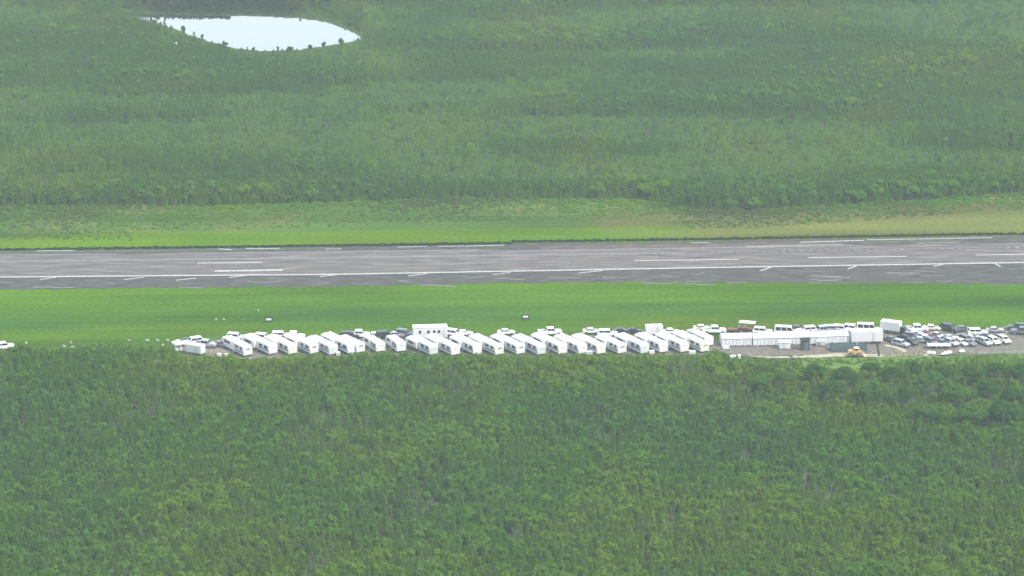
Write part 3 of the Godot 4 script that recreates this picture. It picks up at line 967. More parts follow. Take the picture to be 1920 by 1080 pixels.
func make_trailer(length: float, slide: bool, variant: int) -> Node3D:
	# near end at z = 0, body runs to z = -length; x is across, floor 0.55 m up
	var t := Node3D.new()
	var w := 2.4
	var lo := 0.55
	var hi := 2.72
	var skin: Material = [M.white_panel, M.white_panel, M.cream_panel, M.white_panel, M.grey_panel][variant % 5]
	var b := begin()
	var prof := [Vector2(0, lo), Vector2(0.0, hi - 0.35), Vector2(-0.16, hi - 0.05), Vector2(-0.4, hi), Vector2(-length + 0.5, hi), Vector2(-length + 0.15, hi - 0.14), Vector2(-length, hi - 0.5), Vector2(-length - 0.05, lo + 0.5), Vector2(-length + 0.35, lo)]
	var hw := []
	for i in prof.size():
		hw.append(w / 2 - (0.06 if i in [2, 3, 4, 5] else 0.0))
	extrude(b, prof, hw)
	var body := part("body", b, skin, t)
	body.rotation.y = -PI / 2       # profile x runs along the trailer
	var rf := begin()
	box(rf, Vector3(0, hi + 0.02, -length / 2), Vector3(w - 0.24, 0.06, length - 0.9), 0.025)
	part("roof", rf, M.roof_membrane, t)
	var ac_n := 2 if length > 9.5 else 1
	for k in ac_n:
		var a := begin()
		box(a, Vector3(0.05, hi + 0.2, -length * (0.3 + 0.38 * k)), Vector3(0.75, 0.3, 1.0), 0.1)
		part("air_conditioner", a, M.pale_grey if (variant + k) % 2 else M.white_panel, t)
	for k in 2:
		var a := begin()
		box(a, Vector3(-0.35 + 0.6 * k, hi + 0.1, -length * (0.16 + 0.62 * k)), Vector3(0.4, 0.12, 0.4), 0.04)
		part("roof_vent", a, M.pale_grey, t)
	# left side (towards -x): slide-out on the far half, windows on the near half
	var z_mid := -length * 0.47
	if slide:
		var s := begin()
		box(s, Vector3(-w / 2 - 0.36, 1.72, (z_mid - length * 0.93) / 2), Vector3(0.8, 1.95, length * 0.46), 0.04)
		var so := part("slide_out", s, skin, t)
		var sw := begin()
		box(sw, Vector3(-w / 2 - 0.768, 1.95, (z_mid - length * 0.93) / 2), Vector3(0.025, 0.75, length * 0.24), 0.01)
		part("window", sw, M.glass_dark, so)
		var sd := begin()
		box(sd, Vector3(-w / 2 - 0.768, 0.98, (z_mid - length * 0.93) / 2), Vector3(0.02, 0.42, length * 0.44), 0.008)
		part("stripe", sd, M.grey_stripe, so)
	else:
		var s := begin()
		box(s, Vector3(-w / 2 - 0.012, 2.0, -length * 0.75), Vector3(0.03, 0.7, length * 0.26), 0.01)
		part("window", s, M.glass_dark, t)
	for k in 2:
		var s := begin()
		box(s, Vector3(-w / 2 - 0.012, 2.05 - 0.05 * (variant % 2), -length * (0.12 + 0.19 * k)), Vector3(0.03, 0.74, length * (0.10 + 0.03 * ((variant + k) % 2))), 0.01)
		part("window", s, M.glass_dark, t)
	var dr := begin()
	box(dr, Vector3(-w / 2 - 0.012, 1.55, -length * 0.405), Vector3(0.028, 1.75, 0.7), 0.01)
	var door := part("door", dr, M.pale_grey, t)
	var dh := begin()
	box(dh, Vector3(-w / 2 - 0.05, 1.45, -length * 0.405 + 0.27), Vector3(0.05, 0.14, 0.05), 0.01)
	part("handle", dh, M.black_metal, door)
	var gs := begin()
	box(gs, Vector3(-w / 2 - 0.010, 1.18 + 0.1 * (variant % 3), -length * 0.20), Vector3(0.022, 0.55, length * 0.36), 0.008)
	part("stripe", gs, M.grey_stripe, t)
	var g2 := begin()
	box(g2, Vector3(-w / 2 - 0.010, 0.72, -length * 0.24), Vector3(0.02, 0.14, length * 0.42), 0.008)
	part("stripe", g2, M.pale_grey, t)
	# near end: window, tail lamps, bumper
	var ew := begin()
	box(ew, Vector3(0.1, 2.05, 0.012), Vector3(1.1, 0.42, 0.03), 0.01)
	part("window", ew, M.pale_grey if variant % 3 else M.grey_stripe, t)
	for sx in [-1, 1]:
		var tl := begin()
		box(tl, Vector3(sx * 1.08, 1.0, 0.015), Vector3(0.12, 0.3, 0.03), 0.01)
		part("tail_lamp", tl, M.lamp_red, t)
	var bp := begin()
	box(bp, Vector3(0, 0.5, 0.12), Vector3(2.3, 0.12, 0.12), 0.02)
	part("bumper", bp, M.steel, t)
	var un := begin()
	for sx in [-0.6, 0.6]:
		box(un, Vector3(sx, 0.48, -length / 2), Vector3(0.1, 0.14, length - 0.6), 0.01)
	part("chassis", un, M.black_metal, t)
	for sx in [-1, 1]:
		for k in 2:
			wheel(t, Vector3(sx * 1.08, 0.36, -length * 0.42 - 0.85 * k), 0.36, 0.22, Vector3(1, 0, 0))
	var tg := begin()
	bar(tg, Vector3(-0.55, 0.47, -length + 0.3), Vector3(0, 0.47, -length - 1.1), 0.05, 0.05, 6)
	bar(tg, Vector3(0.55, 0.47, -length + 0.3), Vector3(0, 0.47, -length - 1.1), 0.05, 0.05, 6)
	bar(tg, Vector3(0, 0.0, -length - 0.95), Vector3(0, 0.6, -length - 0.95), 0.04, 0.04, 6)
	part("tow_bar", tg, M.black_metal, t)
	var pc := begin()
	box(pc, Vector3(0, 0.78, -length - 0.42), Vector3(0.7, 0.55, 0.45), 0.12)
	part("gas_cover", pc, M.white_panel, t)
	for sx in [-1, 1]:
		for zz in [-0.5, -length + 0.6]:
			var j := begin()
			bar(j, Vector3(sx * 0.95, 0, zz), Vector3(sx * 0.95, 0.55, zz), 0.05, 0.04, 6)
			part("jack", j, M.steel, t)
	var sp := begin()
	for k in 2:
		box(sp, Vector3(-w / 2 - 0.2 - 0.22 * k, 0.42 - 0.2 * k, -length * 0.405), Vector3(0.26, 0.05, 0.65), 0.01)
	box(sp, Vector3(-w / 2 - 0.3, 0.12, -length * 0.405), Vector3(0.06, 0.24, 0.6), 0.01)
	part("step", sp, M.steel, t)
	t.scale = Vector3(1, 0.87, 1)
	return t

func build_trailers() -> void:
	# [near end, bottom right u, v, image vector of its length (du, dv), slide-out]
	var row := [
		[474, 664, 41, 21, false, "white travel trailer with two long side windows beside the bare dirt patch"],
		[521, 661, 46, 21, true, ""], [558, 661, 46, 22, true, ""], [598, 660, 46, 22, true, ""], [634, 662, 48, 23, true, ""],
		[669, 660, 47, 23, true, ""],
		[685, 658, 37, 17, true, "white travel trailer squeezed close beside its neighbour near three short trailers"],
		[723, 657, 25, 15, false, "short white travel trailer between a longer one and the stubbiest trailer"],
		[762, 657, 20.5, 15, false, "stubbiest white travel trailer with plain grey side before the gap in the row"],
		[822, 662, 45, 21, true, "white travel trailer in front of the white office cabin, after the gap"],
		[863, 663, 48, 23, true, ""], [904, 661, 48, 23, true, ""], [945, 662.5, 48, 23, true, ""], [985, 661, 48, 22.5, true, ""], [1024, 662, 48, 23, true, ""],
		[1064, 661, 48, 23, true, "white travel trailer with a brown hose looped at its side"], [1101, 661, 48, 23, true, ""], [1136, 661, 48, 23, true, ""], [1175, 660, 48, 22.5, true, ""], [1217.5, 660, 48, 22.5, true, ""],
		[1253, 658, 48, 22.5, true, "white travel trailer in front of the small white cargo trailer"], [1292, 657.5, 47, 22, true, ""], [1330, 657, 48, 22, true, ""],
		[1338, 646, 38, 17, false, "white travel trailer set back behind the row's end beside the white tents"]]
	var protos := {}
	for i in row.size():
		var r: Array = row[i]
		var near := ground_at(r[0], r[1] + 3.0)
		var stretch: float = [1.0, 1.06, 0.94, 1.0, 0.88, 1.03, 0.97][i % 7]
		var farp := ground_at(r[0] - r[2] * stretch, r[1] + 3.0 - r[3] * stretch)
		var axis := near - farp
		var len := snappedf(axis.length(), 0.5)
		axis = axis.normalized()
		var turn := atan2(axis.x, axis.z)
		var key := "%.1f_%s_%d" % [len, r[4], i % 5]
		var right := Vector3(axis.z, 0, -axis.x)
		var at := near - right * 1.25 + Vector3(0, 0.06, 0)
		var nth := ["first", "second", "third", "fourth", "fifth", "sixth", "seventh", "eighth"]
		var label: String = r[5]
		if label == "":
			if i < 6:
				label = "%s white travel trailer of the row counted from the bare dirt patch" % nth[i]
			elif i < 15:
				label = "%s white travel trailer of the row counted from the gap by the cabin" % nth[i - 9]
			else:
				label = "%s white travel trailer of the row counted from the marquee tents" % nth[22 - i]
		var src: Node3D
		if protos.has(key):
			src = protos[key]
			copy(src, "travel_trailer", at, turn, label, "trailer", "travel trailers parked in a slanted row")
		else:
			src = make_trailer(len, r[4], i)
			src.name = numbered("travel_trailer")
			add_child(src)
			src.position = at
			src.rotation.y = turn
			src.scale = Vector3(1, 0.87, 1)
			tag(src, label, "trailer", "travel trailers parked in a slanted row")
			protos[key] = src

# ------------------------------------------------------------------ vehicles
# x forward, y up, z across
func make_vehicle(kind: String, paint: Material) -> Node3D:
	var t := Node3D.new()
	var L := 4.7
	var W := 1.84
	var belt := 0.95
	var top := 1.48
	var cab := [-1.75, -1.05, 0.35, 1.05]     # rear foot, rear top, front top, front foot
	var outline := []
	match kind:
		"sedan":
			outline = [Vector2(-2.35, 0.32), Vector2(-2.38, 0.62), Vector2(-2.28, 0.96), Vector2(-1.6, 1.0), Vector2(1.0, 0.97), Vector2(2.1, 0.82), Vector2(2.36, 0.62), Vector2(2.33, 0.3)]
		"suv":
			L = 4.8
			W = 1.92
			belt = 1.1
			top = 1.78
			cab = [-2.3, -2.0, 0.45, 1.15]
			outline = [Vector2(-2.4, 0.38), Vector2(-2.42, 0.7), Vector2(-2.36, 1.12), Vector2(1.1, 1.1), Vector2(2.2, 1.0), Vector2(2.42, 0.75), Vector2(2.38, 0.36)]
		"pickup":
			L = 5.7
			W = 1.98
			belt = 1.15
			top = 1.86
			cab = [-0.95, -0.75, 0.85, 1.5]
			outline = [Vector2(-2.85, 0.5), Vector2(-2.86, 0.72), Vector2(-0.9, 0.72), Vector2(-0.9, 1.15), Vector2(1.5, 1.14), Vector2(2.7, 1.05), Vector2(2.86, 0.8), Vector2(2.82, 0.42), Vector2(-2.0, 0.42)]
		"van":
			L = 5.6
			W = 2.0
			belt = 1.2
			top = 2.2
			cab = [-2.76, -2.68, 1.15, 1.95]
			outline = [Vector2(-2.8, 0.4), Vector2(-2.82, 1.2), Vector2(1.95, 1.2), Vector2(2.65, 1.0), Vector2(2.82, 0.72), Vector2(2.78, 0.38)]
	var b := begin()
	var hv := []
	for p in outline:
		hv.append(W / 2 - (0.07 if p.y > belt - 0.12 or p.y < 0.45 else 0.0))
	extrude(b, outline, hv)
	part("body", b, paint, t)
	var c := begin()
	extrude(c, [Vector2(cab[0], belt - 0.02), Vector2(cab[1], top - 0.05), Vector2(cab[1] + 0.12, top), Vector2(cab[2] - 0.12, top), Vector2(cab[2], top - 0.05), Vector2(cab[3], belt - 0.02)], [W / 2 - 0.08, W / 2 - 0.2, W / 2 - 0.26, W / 2 - 0.26, W / 2 - 0.2, W / 2 - 0.08])
	part("cabin", c, paint, t)
	# glazing, set a little proud of the cabin
	var hb := W / 2 - 0.08
	var ht := W / 2 - 0.2
	for sg in [-1, 1]:
		var xa: float = cab[0] + 0.22
		var xb: float = cab[3] - 0.22
		var pillars := [0.0, 0.46, 1.0] if kind != "van" else [0.0, 0.34, 0.68, 1.0]
		for k in range(pillars.size() - 1):
			var g := begin()
			var lo := belt + 0.06
			var hi := top - 0.12
			var q := []
			for e in [[pillars[k] + 0.02, lo], [pillars[k + 1] - 0.02, lo], [pillars[k + 1] - 0.02, hi], [pillars[k] + 0.02, hi]]:
				var f: float = (e[1] - belt) / (top - belt)
				var xl := lerpf(xa, cab[1] + 0.1, f)
				var xr := lerpf(xb, cab[2] - 0.1, f)
				q.append(Vector3(lerpf(xl, xr, e[0]), e[1], sg * (lerpf(hb, ht, f) + 0.012)))
			face(g, q, Vector3(0, 1, 0))
			part("side_window", g, M.glass_dark, t)
	for e in [[cab[2], cab[3], "windshield", 1.0], [cab[1], cab[0], "rear_window", -1.0]]:
		var g := begin()
		var q := []
		for f in [[-1, 0.12], [1, 0.12], [1, 0.88], [-1, 0.88]]:
			q.append(Vector3(lerpf(e[1], e[0], f[1]) + 0.014 * e[3], lerpf(belt, top - 0.03, f[1]) + 0.012, f[0] * (lerpf(hb, ht, f[1]) - 0.1)))
		face(g, q, Vector3(0, 1, 0))
		part(e[2], g, M.glass_dark, t)
	if kind == "pickup":
		for sg in [-1, 1]:
			var w := begin()
			box(w, Vector3(-1.88, 0.95, sg * (W / 2 - 0.06)), Vector3(1.96, 0.5, 0.1), 0.03)
			part("bed_side", w, paint, t)
		var tg := begin()
		box(tg, Vector3(-2.82, 0.95, 0), Vector3(0.08, 0.5, W - 0.24), 0.02)
		part("tailgate", tg, paint, t)
		var fl := begin()
		box(fl, Vector3(-1.85, 0.74, 0), Vector3(1.86, 0.05, W - 0.26), 0.01)
		part("bed_floor", fl, M.dark_grey, t)
	var wx := L * 0.5 - 0.95
	var rad := 0.34 if kind == "sedan" else 0.39
	for sx in [-1, 1]:
		for sz in [-1, 1]:
			wheel(t, Vector3(sx * wx + 0.05, rad, sz * (W / 2 - 0.1)), rad, 0.24, Vector3(0, 0, 1))
	for sz in [-1, 1]:
		var hl := begin()
		box(hl, Vector3(L / 2 - 0.05, belt - 0.28, sz * (W / 2 - 0.3)), Vector3(0.14, 0.14, 0.3), 0.03)
		part("headlight", hl, M.lamp_clear, t)
		var tl := begin()
		box(tl, Vector3(-L / 2 - 0.01, belt - 0.22, sz * (W / 2 - 0.2)), Vector3(0.08, 0.2, 0.18), 0.02)
		part("tail_lamp", tl, M.lamp_red, t)
	var bp := begin()
	box(bp, Vector3(L / 2 + 0.02, 0.48, 0), Vector3(0.14, 0.2, W - 0.3), 0.05)
	box(bp, Vector3(-L / 2 - 0.02, 0.48, 0), Vector3(0.14, 0.2, W - 0.3), 0.05)
	part("bumper", bp, M.dark_grey if kind != "sedan" else paint, t)
	return t

func build_vehicles() -> void:
	var zones := {
		"left": ["by the bare dirt patch", "vehicles by the bare dirt patch"],
		"behind": ["on the grass behind the travel trailers", "vehicles behind the travel trailers"],
		"tents": ["on the grass behind the white tents", "vehicles behind the white tents"],
		"back": ["on the gravel lot's grass edge", "vehicles along the lot's grass edge"],
		"lot": ["in the open gravel lot", "vehicles in the gravel lot"],
		"bush": ["half hidden by the bushes", "vehicles in the bushes"]}
	# u, v of its middle on the ground, kind, colour, heading in degrees (0 faces image right, -57 as the trailers), zone
	var cars := [
		[362, 645, "suv", "white", 205, "left"], [384, 650, "pickup", "silver", -12, "left"], [412, 649, "sedan", "grey", -35, "left"],
		[352, 643, "sedan", "dark", 10, "left"], [8, 654, "suv", "white", 20, "bush"],
		[443, 637, "suv", "white", -10, "behind"], [494, 638, "suv", "white", -20, "behind"], [527, 634, "suv", "white", 0, "behind"], [534, 640, "sedan", "red", -40, "behind"], [549, 635, "pickup", "white", -5, "behind"],
		[655, 634, "suv", "dark", 0, "behind"], [672, 632, "pickup", "white", 0, "behind"], [704, 632, "sedan", "white", 0, "behind"], [722, 633, "suv", "dark", 5, "behind"], [742, 631, "sedan", "silver", 0, "behind"], [759, 630, "suv", "grey", -20, "behind"],
		[852, 630, "suv", "white", -20, "behind"], [870, 628, "sedan", "white", 0, "behind"], [949, 626, "sedan", "white", 0, "behind"], [1031, 627, "pickup", "white", 8, "behind"], [1109, 624, "sedan", "white", 0, "behind"], [1139, 630, "suv", "white", 0, "behind"],
		[1165, 624, "sedan", "dark", 0, "behind"], [1188, 624, "sedan", "dark", 5, "behind"],
		[1258, 625, "sedan", "white", 0, "behind"], [1316, 618, "sedan", "cream", 0, "tents"], [1339, 624, "pickup", "white", 0, "tents"],
		[1430, 626, "suv", "white", -10, "tents"], [1474, 627, "van", "white", -8, "tents"], [1497, 619, "sedan", "green", 0, "tents"],
		[1512, 624, "suv", "white", 190, "tents"], [1527, 620, "sedan", "green", 0, "tents"], [1540, 624, "pickup", "silver", 15, "tents"], [1560, 622, "suv", "silver", 0, "tents"], [1578, 622, "suv", "white", -15, "tents"],
		[1599, 621, "suv", "white", -20, "back"], [1628, 622, "van", "white", -8, "back"],
		[1718, 621, "pickup", "white", 0, "back"], [1716, 629, "sedan", "white", 0, "lot"], [1747, 618, "sedan", "cream", -15, "back"], [1780, 620, "suv", "dark", -40, "back"],
		[1805, 620, "sedan", "grey", 0, "back"], [1833, 628, "suv", "white", 0, "back"], [1908, 618, "suv", "green", 165, "back"], [1865, 622, "sedan", "silver", 0, "back"],
		[1672, 640, "sedan", "grey", -30, "lot"], [1689, 648, "suv", "silver", -25, "lot"], [1707, 644, "sedan", "dark", -35, "lot"], [1726, 641, "sedan", "silver", -15, "lot"], [1728, 633, "sedan", "silver", 0, "lot"],
		[1746, 645, "suv", "grey", -40, "lot"], [1763, 640, "sedan", "silver", -45, "lot"], [1767, 646, "sedan", "grey", -30, "lot"], [1783, 646, "suv", "silver", -40, "lot"], [1780, 637, "sedan", "silver", -20, "lot"],
		[1802, 645, "sedan", "cream", -40, "lot"], [1821, 638, "sedan", "white", -10, "lot"], [1800, 636, "sedan", "grey", -15, "lot"], [1846, 645, "suv", "silver", -45, "lot"], [1863, 643, "suv", "white", -50, "lot"], [1882, 641, "suv", "cream", -50, "lot"], [1757, 632, "sedan", "silver", -25, "lot"], [1745, 635, "sedan", "red", -30, "lot"], [1815, 646, "sedan", "grey", -30, "lot"], [1850, 634, "sedan", "grey", -20, "lot"], [1698, 637, "sedan", "dark", -25, "lot"], [1918, 626, "pickup", "grey", 170, "back"], [1772, 641, "sedan", "dark", -35, "lot"], [1792, 641, "sedan", "white", -45, "lot"], [1812, 640, "suv", "grey", -40, "lot"], [1834, 640, "sedan", "silver", -45, "lot"], [1735, 637, "sedan", "white", -30, "lot"], [1870, 636, "sedan", "dark", -40, "lot"], [1710, 634, "suv", "grey", -20, "lot"]]
	var protos := {}
	var paint := {"white": M.white_paint, "silver": M.silver_paint, "grey": M.grey_paint, "dark": M.dark_paint, "red": M.red_paint, "green": M.green_paint, "cream": M.cream_paint}
	var word := {"sedan": "sedan car", "suv": "tall estate car", "pickup": "pickup truck", "van": "passenger van"}
	var names := {"sedan": "parked_car", "suv": "parked_estate_car", "pickup": "pickup_truck", "van": "passenger_van"}
	var hue := {"white": "white", "silver": "silver", "grey": "mid grey", "dark": "near-black", "red": "dark red", "green": "dull green", "cream": "cream"}
	for c in cars:
		var zn: Array = zones[c[5]]
		var label: String = "%s %s parked %s" % [hue[c[3]], word[c[2]], zn[0]]
		var at := ground_at(c[0], c[1] + 1.0) + Vector3(0, 0.06, 0)
		var key: String = c[2] + c[3]
		var big: float = 0.88 if c[5] == "lot" or c[2] == "sedan" else 1.0
		if c[5] == "lot" and c[4] < -20:
			c[4] -= 16
		var cat: String = {"sedan": "car", "suv": "car", "pickup": "pickup truck", "van": "van"}[c[2]]
		if protos.has(key):
			copy(protos[key], names[c[2]], at, deg_to_rad(c[4]), label, cat, zn[1]).scale = Vector3.ONE * big
		else:
			var t := make_vehicle(c[2], paint[c[3]])
			t.name = numbered(names[c[2]])
			add_child(t)
			t.position = at
			t.rotation.y = deg_to_rad(c[4])
			t.scale = Vector3.ONE * big
			tag(t, label, cat, zn[1])
			protos[key] = t

# ------------------------------------------------------------------ camp buildings and gear
func build_camp() -> void:
	# white office cabin behind the row
	var a := ground_at(775, 639)
	var b := ground_at(839, 637)
	var turn := -atan2(b.z - a.z, b.x - a.x)
	var L := a.distance_to(b)
	var t := thing("office_cabin", "long white office cabin with small dark square windows behind the trailers", "cabin", (a + b) / 2 + Vector3(0, 0.06, 0), turn)
	var s := begin()
	box(s, Vector3(0, 1.75, -1.3), Vector3(L, 2.5, 2.6), 0.05)
	part("wall", s, M.white_panel, t)
	s = begin()
	box(s, Vector3(0, 3.05, -1.3), Vector3(L + 0.15, 0.12, 2.75), 0.03)
	part("roof", s, M.roof_membrane, t)
	for x in [-0.30, -0.055, 0.115, 0.25]:
		s = begin()
		box(s, Vector3(x * L, 2.05, 0.012), Vector3(0.62, 0.66, 0.04), 0.01)
		var wn := part("window", s, M.glass_dark, t)
		s = begin()
		box(s, Vector3(x * L, 1.69, 0.03), Vector3(0.75, 0.06, 0.09), 0.01)
		part("sill", s, M.pale_grey, wn)
	s = begin()
	box(s, Vector3(0.40 * L, 1.55, 0.012), Vector3(0.85, 1.95, 0.04), 0.01)
	part("door", s, M.pale_grey, t)
	s = begin()
	for x in [-0.42, -0.14, 0.14, 0.42]:
		for z in [-0.4, -2.2]:
			box(s, Vector3(x * L, 0.25, z), Vector3(0.4, 0.5, 0.4), 0.02)
	part("pier", s, M.dark_grey, t)
	s = begin()
	box(s, Vector3(-0.2 * L, 3.25, -1.3), Vector3(0.9, 0.3, 0.8), 0.06)
	part("air_conditioner", s, M.pale_grey, t)
	# small cargo trailers
	make_cargo("cargo_trailer", "small white cargo trailer standing behind the middle of the row", Vector2(1211, 632), Vector2(1243, 631), 2.1, 1.9)
	make_cargo("cargo_trailer", "low white cargo trailer beside the white canopy and dirt patch", Vector2(348, 664), Vector2(377, 669), 2.0, 1.9)
	# white canopy beside it
	t = thing("canopy_tent", "small white peaked canopy at the end of the camp beside the bushes", "canopy", ground_at(334, 657) + Vector3(0, 0.06, 0), 0.5)
	s = begin()
	var apex := Vector3(0, 2.7, 0)
	for k in 4:
		var d := [Vector3(-1.2, 1.9, -1.2), Vector3(1.2, 1.9, -1.2), Vector3(1.2, 1.9, 1.2), Vector3(-1.2, 1.9, 1.2)]
		face(s, [d[k], d[(k + 1) % 4], apex], Vector3(0, 1, 0))
		var e: Vector3 = d[k]
		var f: Vector3 = d[(k + 1) % 4]
		face(s, [e, f, f - Vector3(0, 0.3, 0), e - Vector3(0, 0.3, 0)], Vector3(0, 1.7, 0))
	part("canopy", s, M.canvas_white, t)
	for k in 4:
		s = begin()
		var q := Vector3(-1.15 if k % 2 else 1.15, 0, -1.15 if k < 2 else 1.15)
		bar(s, q, q + Vector3(0, 1.9, 0), 0.04, 0.04, 6)
		part("leg", s, M.steel, t)
	for k in 2:
		s = begin()
		box(s, Vector3(-0.5 + k * 1.0, 0.45, 0.2), Vector3(0.8, 0.9, 0.9), 0.08)
		part("side_curtain", s, M.canvas_white, t)
	# row of white marquee tents
	var tents := [[1353, 1410, 648.5, 647.5, "first white marquee tent of the line, beside the last travel trailer"], [1412, 1471, 648, 646.5, "second white marquee tent of the line, behind the white shed"], [1472, 1530, 646.5, 645, "third white marquee tent of the line, behind the dark grey kiosk"], [1531, 1592, 645, 642.5, "fourth white marquee tent of the line, behind the slate open-topped container"]]
	for r in tents:
		tent(ground_at(r[0], r[2] + 2), ground_at(r[1], r[3] + 2), r[4])
	make_cargo("box_trailer", "long plain white box trailer at the end of the marquee line", Vector2(1596, 646), Vector2(1655, 645), 2.6, 2.5)
	# white shed, kiosk, generators, open container
	t = thing("shed", "small white shed standing before the second marquee tent", "shed", ground_at(1471.5, 655.5) + Vector3(0, 0.06, 0), 0.02, "")
	s = begin()
	box(s, Vector3(0, 0.95, -0.8), Vector3(2.6, 1.6, 1.6), 0.04)
	part("wall", s, M.white_panel, t)
	s = begin()
	extrude(s, [Vector2(-0.95, 1.75), Vector2(0.95, 1.75), Vector2(0.0, 2.0)], [1.42, 1.42, 1.42])
	var rr := part("roof", s, M.white_panel, t)
	rr.rotation.y = PI / 2
	rr.position = Vector3(0, 0, -0.8)
	s = begin()
	box(s, Vector3(-0.3, 0.9, 0.012), Vector3(0.8, 1.4, 0.03), 0.01)
	part("door", s, M.pale_grey, t)
	s = begin()
	for x in [-1.1, 1.1]:
		box(s, Vector3(x, 0.08, -0.8), Vector3(0.2, 0.16, 1.5), 0.02)
	part("skid", s, M.black_metal, t)
	t = thing("kiosk", "tall dark grey kiosk with a black overhanging roof before the tents", "kiosk", ground_at(1510, 657.5) + Vector3(0, 0.06, 0), 0.05)
	s = begin()
	box(s, Vector3(0, 1.25, -0.85), Vector3(1.95, 2.5, 1.7), 0.04)
	part("wall", s, M.dark_grey, t)
	s = begin()
	extrude(s, [Vector2(-1.05, 2.5), Vector2(1.05, 2.5), Vector2(0.0, 2.95)], [1.15, 1.15, 1.15])
	rr = part("roof", s, M.black_metal, t)
	rr.rotation.y = PI / 2
	rr.position = Vector3(0, 0, -0.85)
	s = begin()
	box(s, Vector3(0.2, 1.0, 0.012), Vector3(0.8, 1.9, 0.03), 0.01)
	part("door", s, M.slate_paint, t)
	generator("pale grey generator cabinet standing before the third marquee tent", ground_at(1539, 650), 2.2, 1.2, M.pale_grey)
	generator("small bright white cabinet by the slate container's corner", ground_at(1566, 651), 0.95, 0.85, M.white_panel)
	t = thing("open_container", "slate grey open-topped waste container behind the orange loader", "container", ground_at(1592, 659.5) + Vector3(0, 0.06, 0), 0.02)
	s = begin()
	var cl := 8.4
	box(s, Vector3(0, 0.85, 0), Vector3(cl, 1.4, 0.08), 0.02)
	box(s, Vector3(0, 0.85, -2.3), Vector3(cl, 1.4, 0.08), 0.02)
	box(s, Vector3(-cl / 2, 0.85, -1.15), Vector3(0.08, 1.4, 2.3), 0.02)
	box(s, Vector3(cl / 2, 0.85, -1.15), Vector3(0.08, 1.4, 2.3), 0.02)
	box(s, Vector3(0, 0.2, -1.15), Vector3(cl, 0.1, 2.3), 0.02)
	part("wall", s, M.slate_paint, t)
	for k in 9:
		s = begin()
		box(s, Vector3(-cl / 2 + 0.3 + k * (cl - 0.6) / 8.0, 0.85, 0.09), Vector3(0.12, 1.3, 0.1), 0.02)
		part("rib", s, M.slate_paint, t)
	s = begin()
	box(s, Vector3(0, 1.56, 0.03), Vector3(cl + 0.1, 0.1, 0.14), 0.02)
	part("top_rail", s, M.slate_paint, t)
	s = begin()
	box(s, Vector3(0, 0.08, -0.5), Vector3(cl, 0.16, 0.2), 0.02)
	box(s, Vector3(0, 0.08, -1.8), Vector3(cl, 0.16, 0.2), 0.02)
	part("skid", s, M.black_metal, t)
	# box truck
	truck()
	loader()
	maroon_machine()
	# pole behind the loader, leaning post
	t = thing("pole", "thin white pole standing between the loader and the container", "pole", ground_at(1606.5, 656.5) + Vector3(0, 0.06, 0))
	s = begin()
	bar(s, Vector3.ZERO, Vector3(0, 3.1, 0), 0.07, 0.05, 8)
	part("mast", s, M.white_paint, t)
	s = begin()
	box(s, Vector3(0, 3.15, 0), Vector3(0.22, 0.14, 0.22), 0.03)
	part("cap", s, M.white_paint, t)
	t = thing("wooden_post", "dark leaning wooden post with a short crosspiece on the sand verge", "post", ground_at(1649, 668) + Vector3(0, 0.05, 0))
	s = begin()
	bar(s, Vector3(0, -0.3, 0), Vector3(-0.7, 3.2, 0), 0.24, 0.18, 8)
	part("shaft", s, M.wood_dark, t)
	s = begin()
	box(s, Vector3(-0.72, 3.05, 0.1), Vector3(1.0, 0.28, 0.28), 0.05)
	part("crosspiece", s, M.wood_dark, t)
	# flat white trailer and tarps on the lot's edge
	t = thing("flatbed_trailer", "low white flatbed trailer on the edge of the gravel lot", "trailer", ground_at(1761, 655) + Vector3(0, 0.06, 0), 0.0)
	s = begin()
	box(s, Vector3(0, 0.78, -0.9), Vector3(5.6, 0.22, 2.0), 0.04)
	part("deck", s, M.white_panel, t)
	for sx in [-0.6, 0.6]:
		for sz in [-0.1, -1.7]:
			wheel(t, Vector3(sx, 0.34, sz), 0.34, 0.22, Vector3(0, 0, 1))
	s = begin()
	bar(s, Vector3(2.7, 0.7, -0.4), Vector3(4.0, 0.5, -0.9), 0.06, 0.05, 6)
	bar(s, Vector3(2.7, 0.7, -1.4), Vector3(4.0, 0.5, -0.9), 0.06, 0.05, 6)
	part("tow_bar", s, M.black_metal, t)
	for x in [-2.75, 2.75]:
		s = begin()
		box(s, Vector3(x, 1.05, -0.9), Vector3(0.08, 0.5, 1.9), 0.02)
		part("headboard", s, M.pale_grey, t)
	for w in [[1775, 664.5, 1.7, "long white heap of wrapped material on the verge beside the bushes"], [1742, 664, 0.7, "small white bag of material on the verge before the flatbed trailer"], [1750, 665, 0.6, "small white bag of material on the verge before the flatbed trailer"], [1803, 661, 0.8, "pale green-white heap between the wrapped material and the silt fence"]]:
		t = thing("material_heap", w[3], "heap", ground_at(w[0], w[1]) + Vector3(0, 0.1, 0), rng.randf(), "white heaps on the verge" if w[2] < 0.75 else "")
		s = begin()
		lump(s, Vector3(0, 0.25, 0), Vector3(w[2], 0.42, 0.6), int(w[0]))
		part("wrap", s, M.canvas_white, t)
		s = begin()
		box(s, Vector3(0, 0.03, 0), Vector3(w[2] * 1.5, 0.1, 0.9), 0.02)
		part("pallet", s, M.bare_dirt, t)
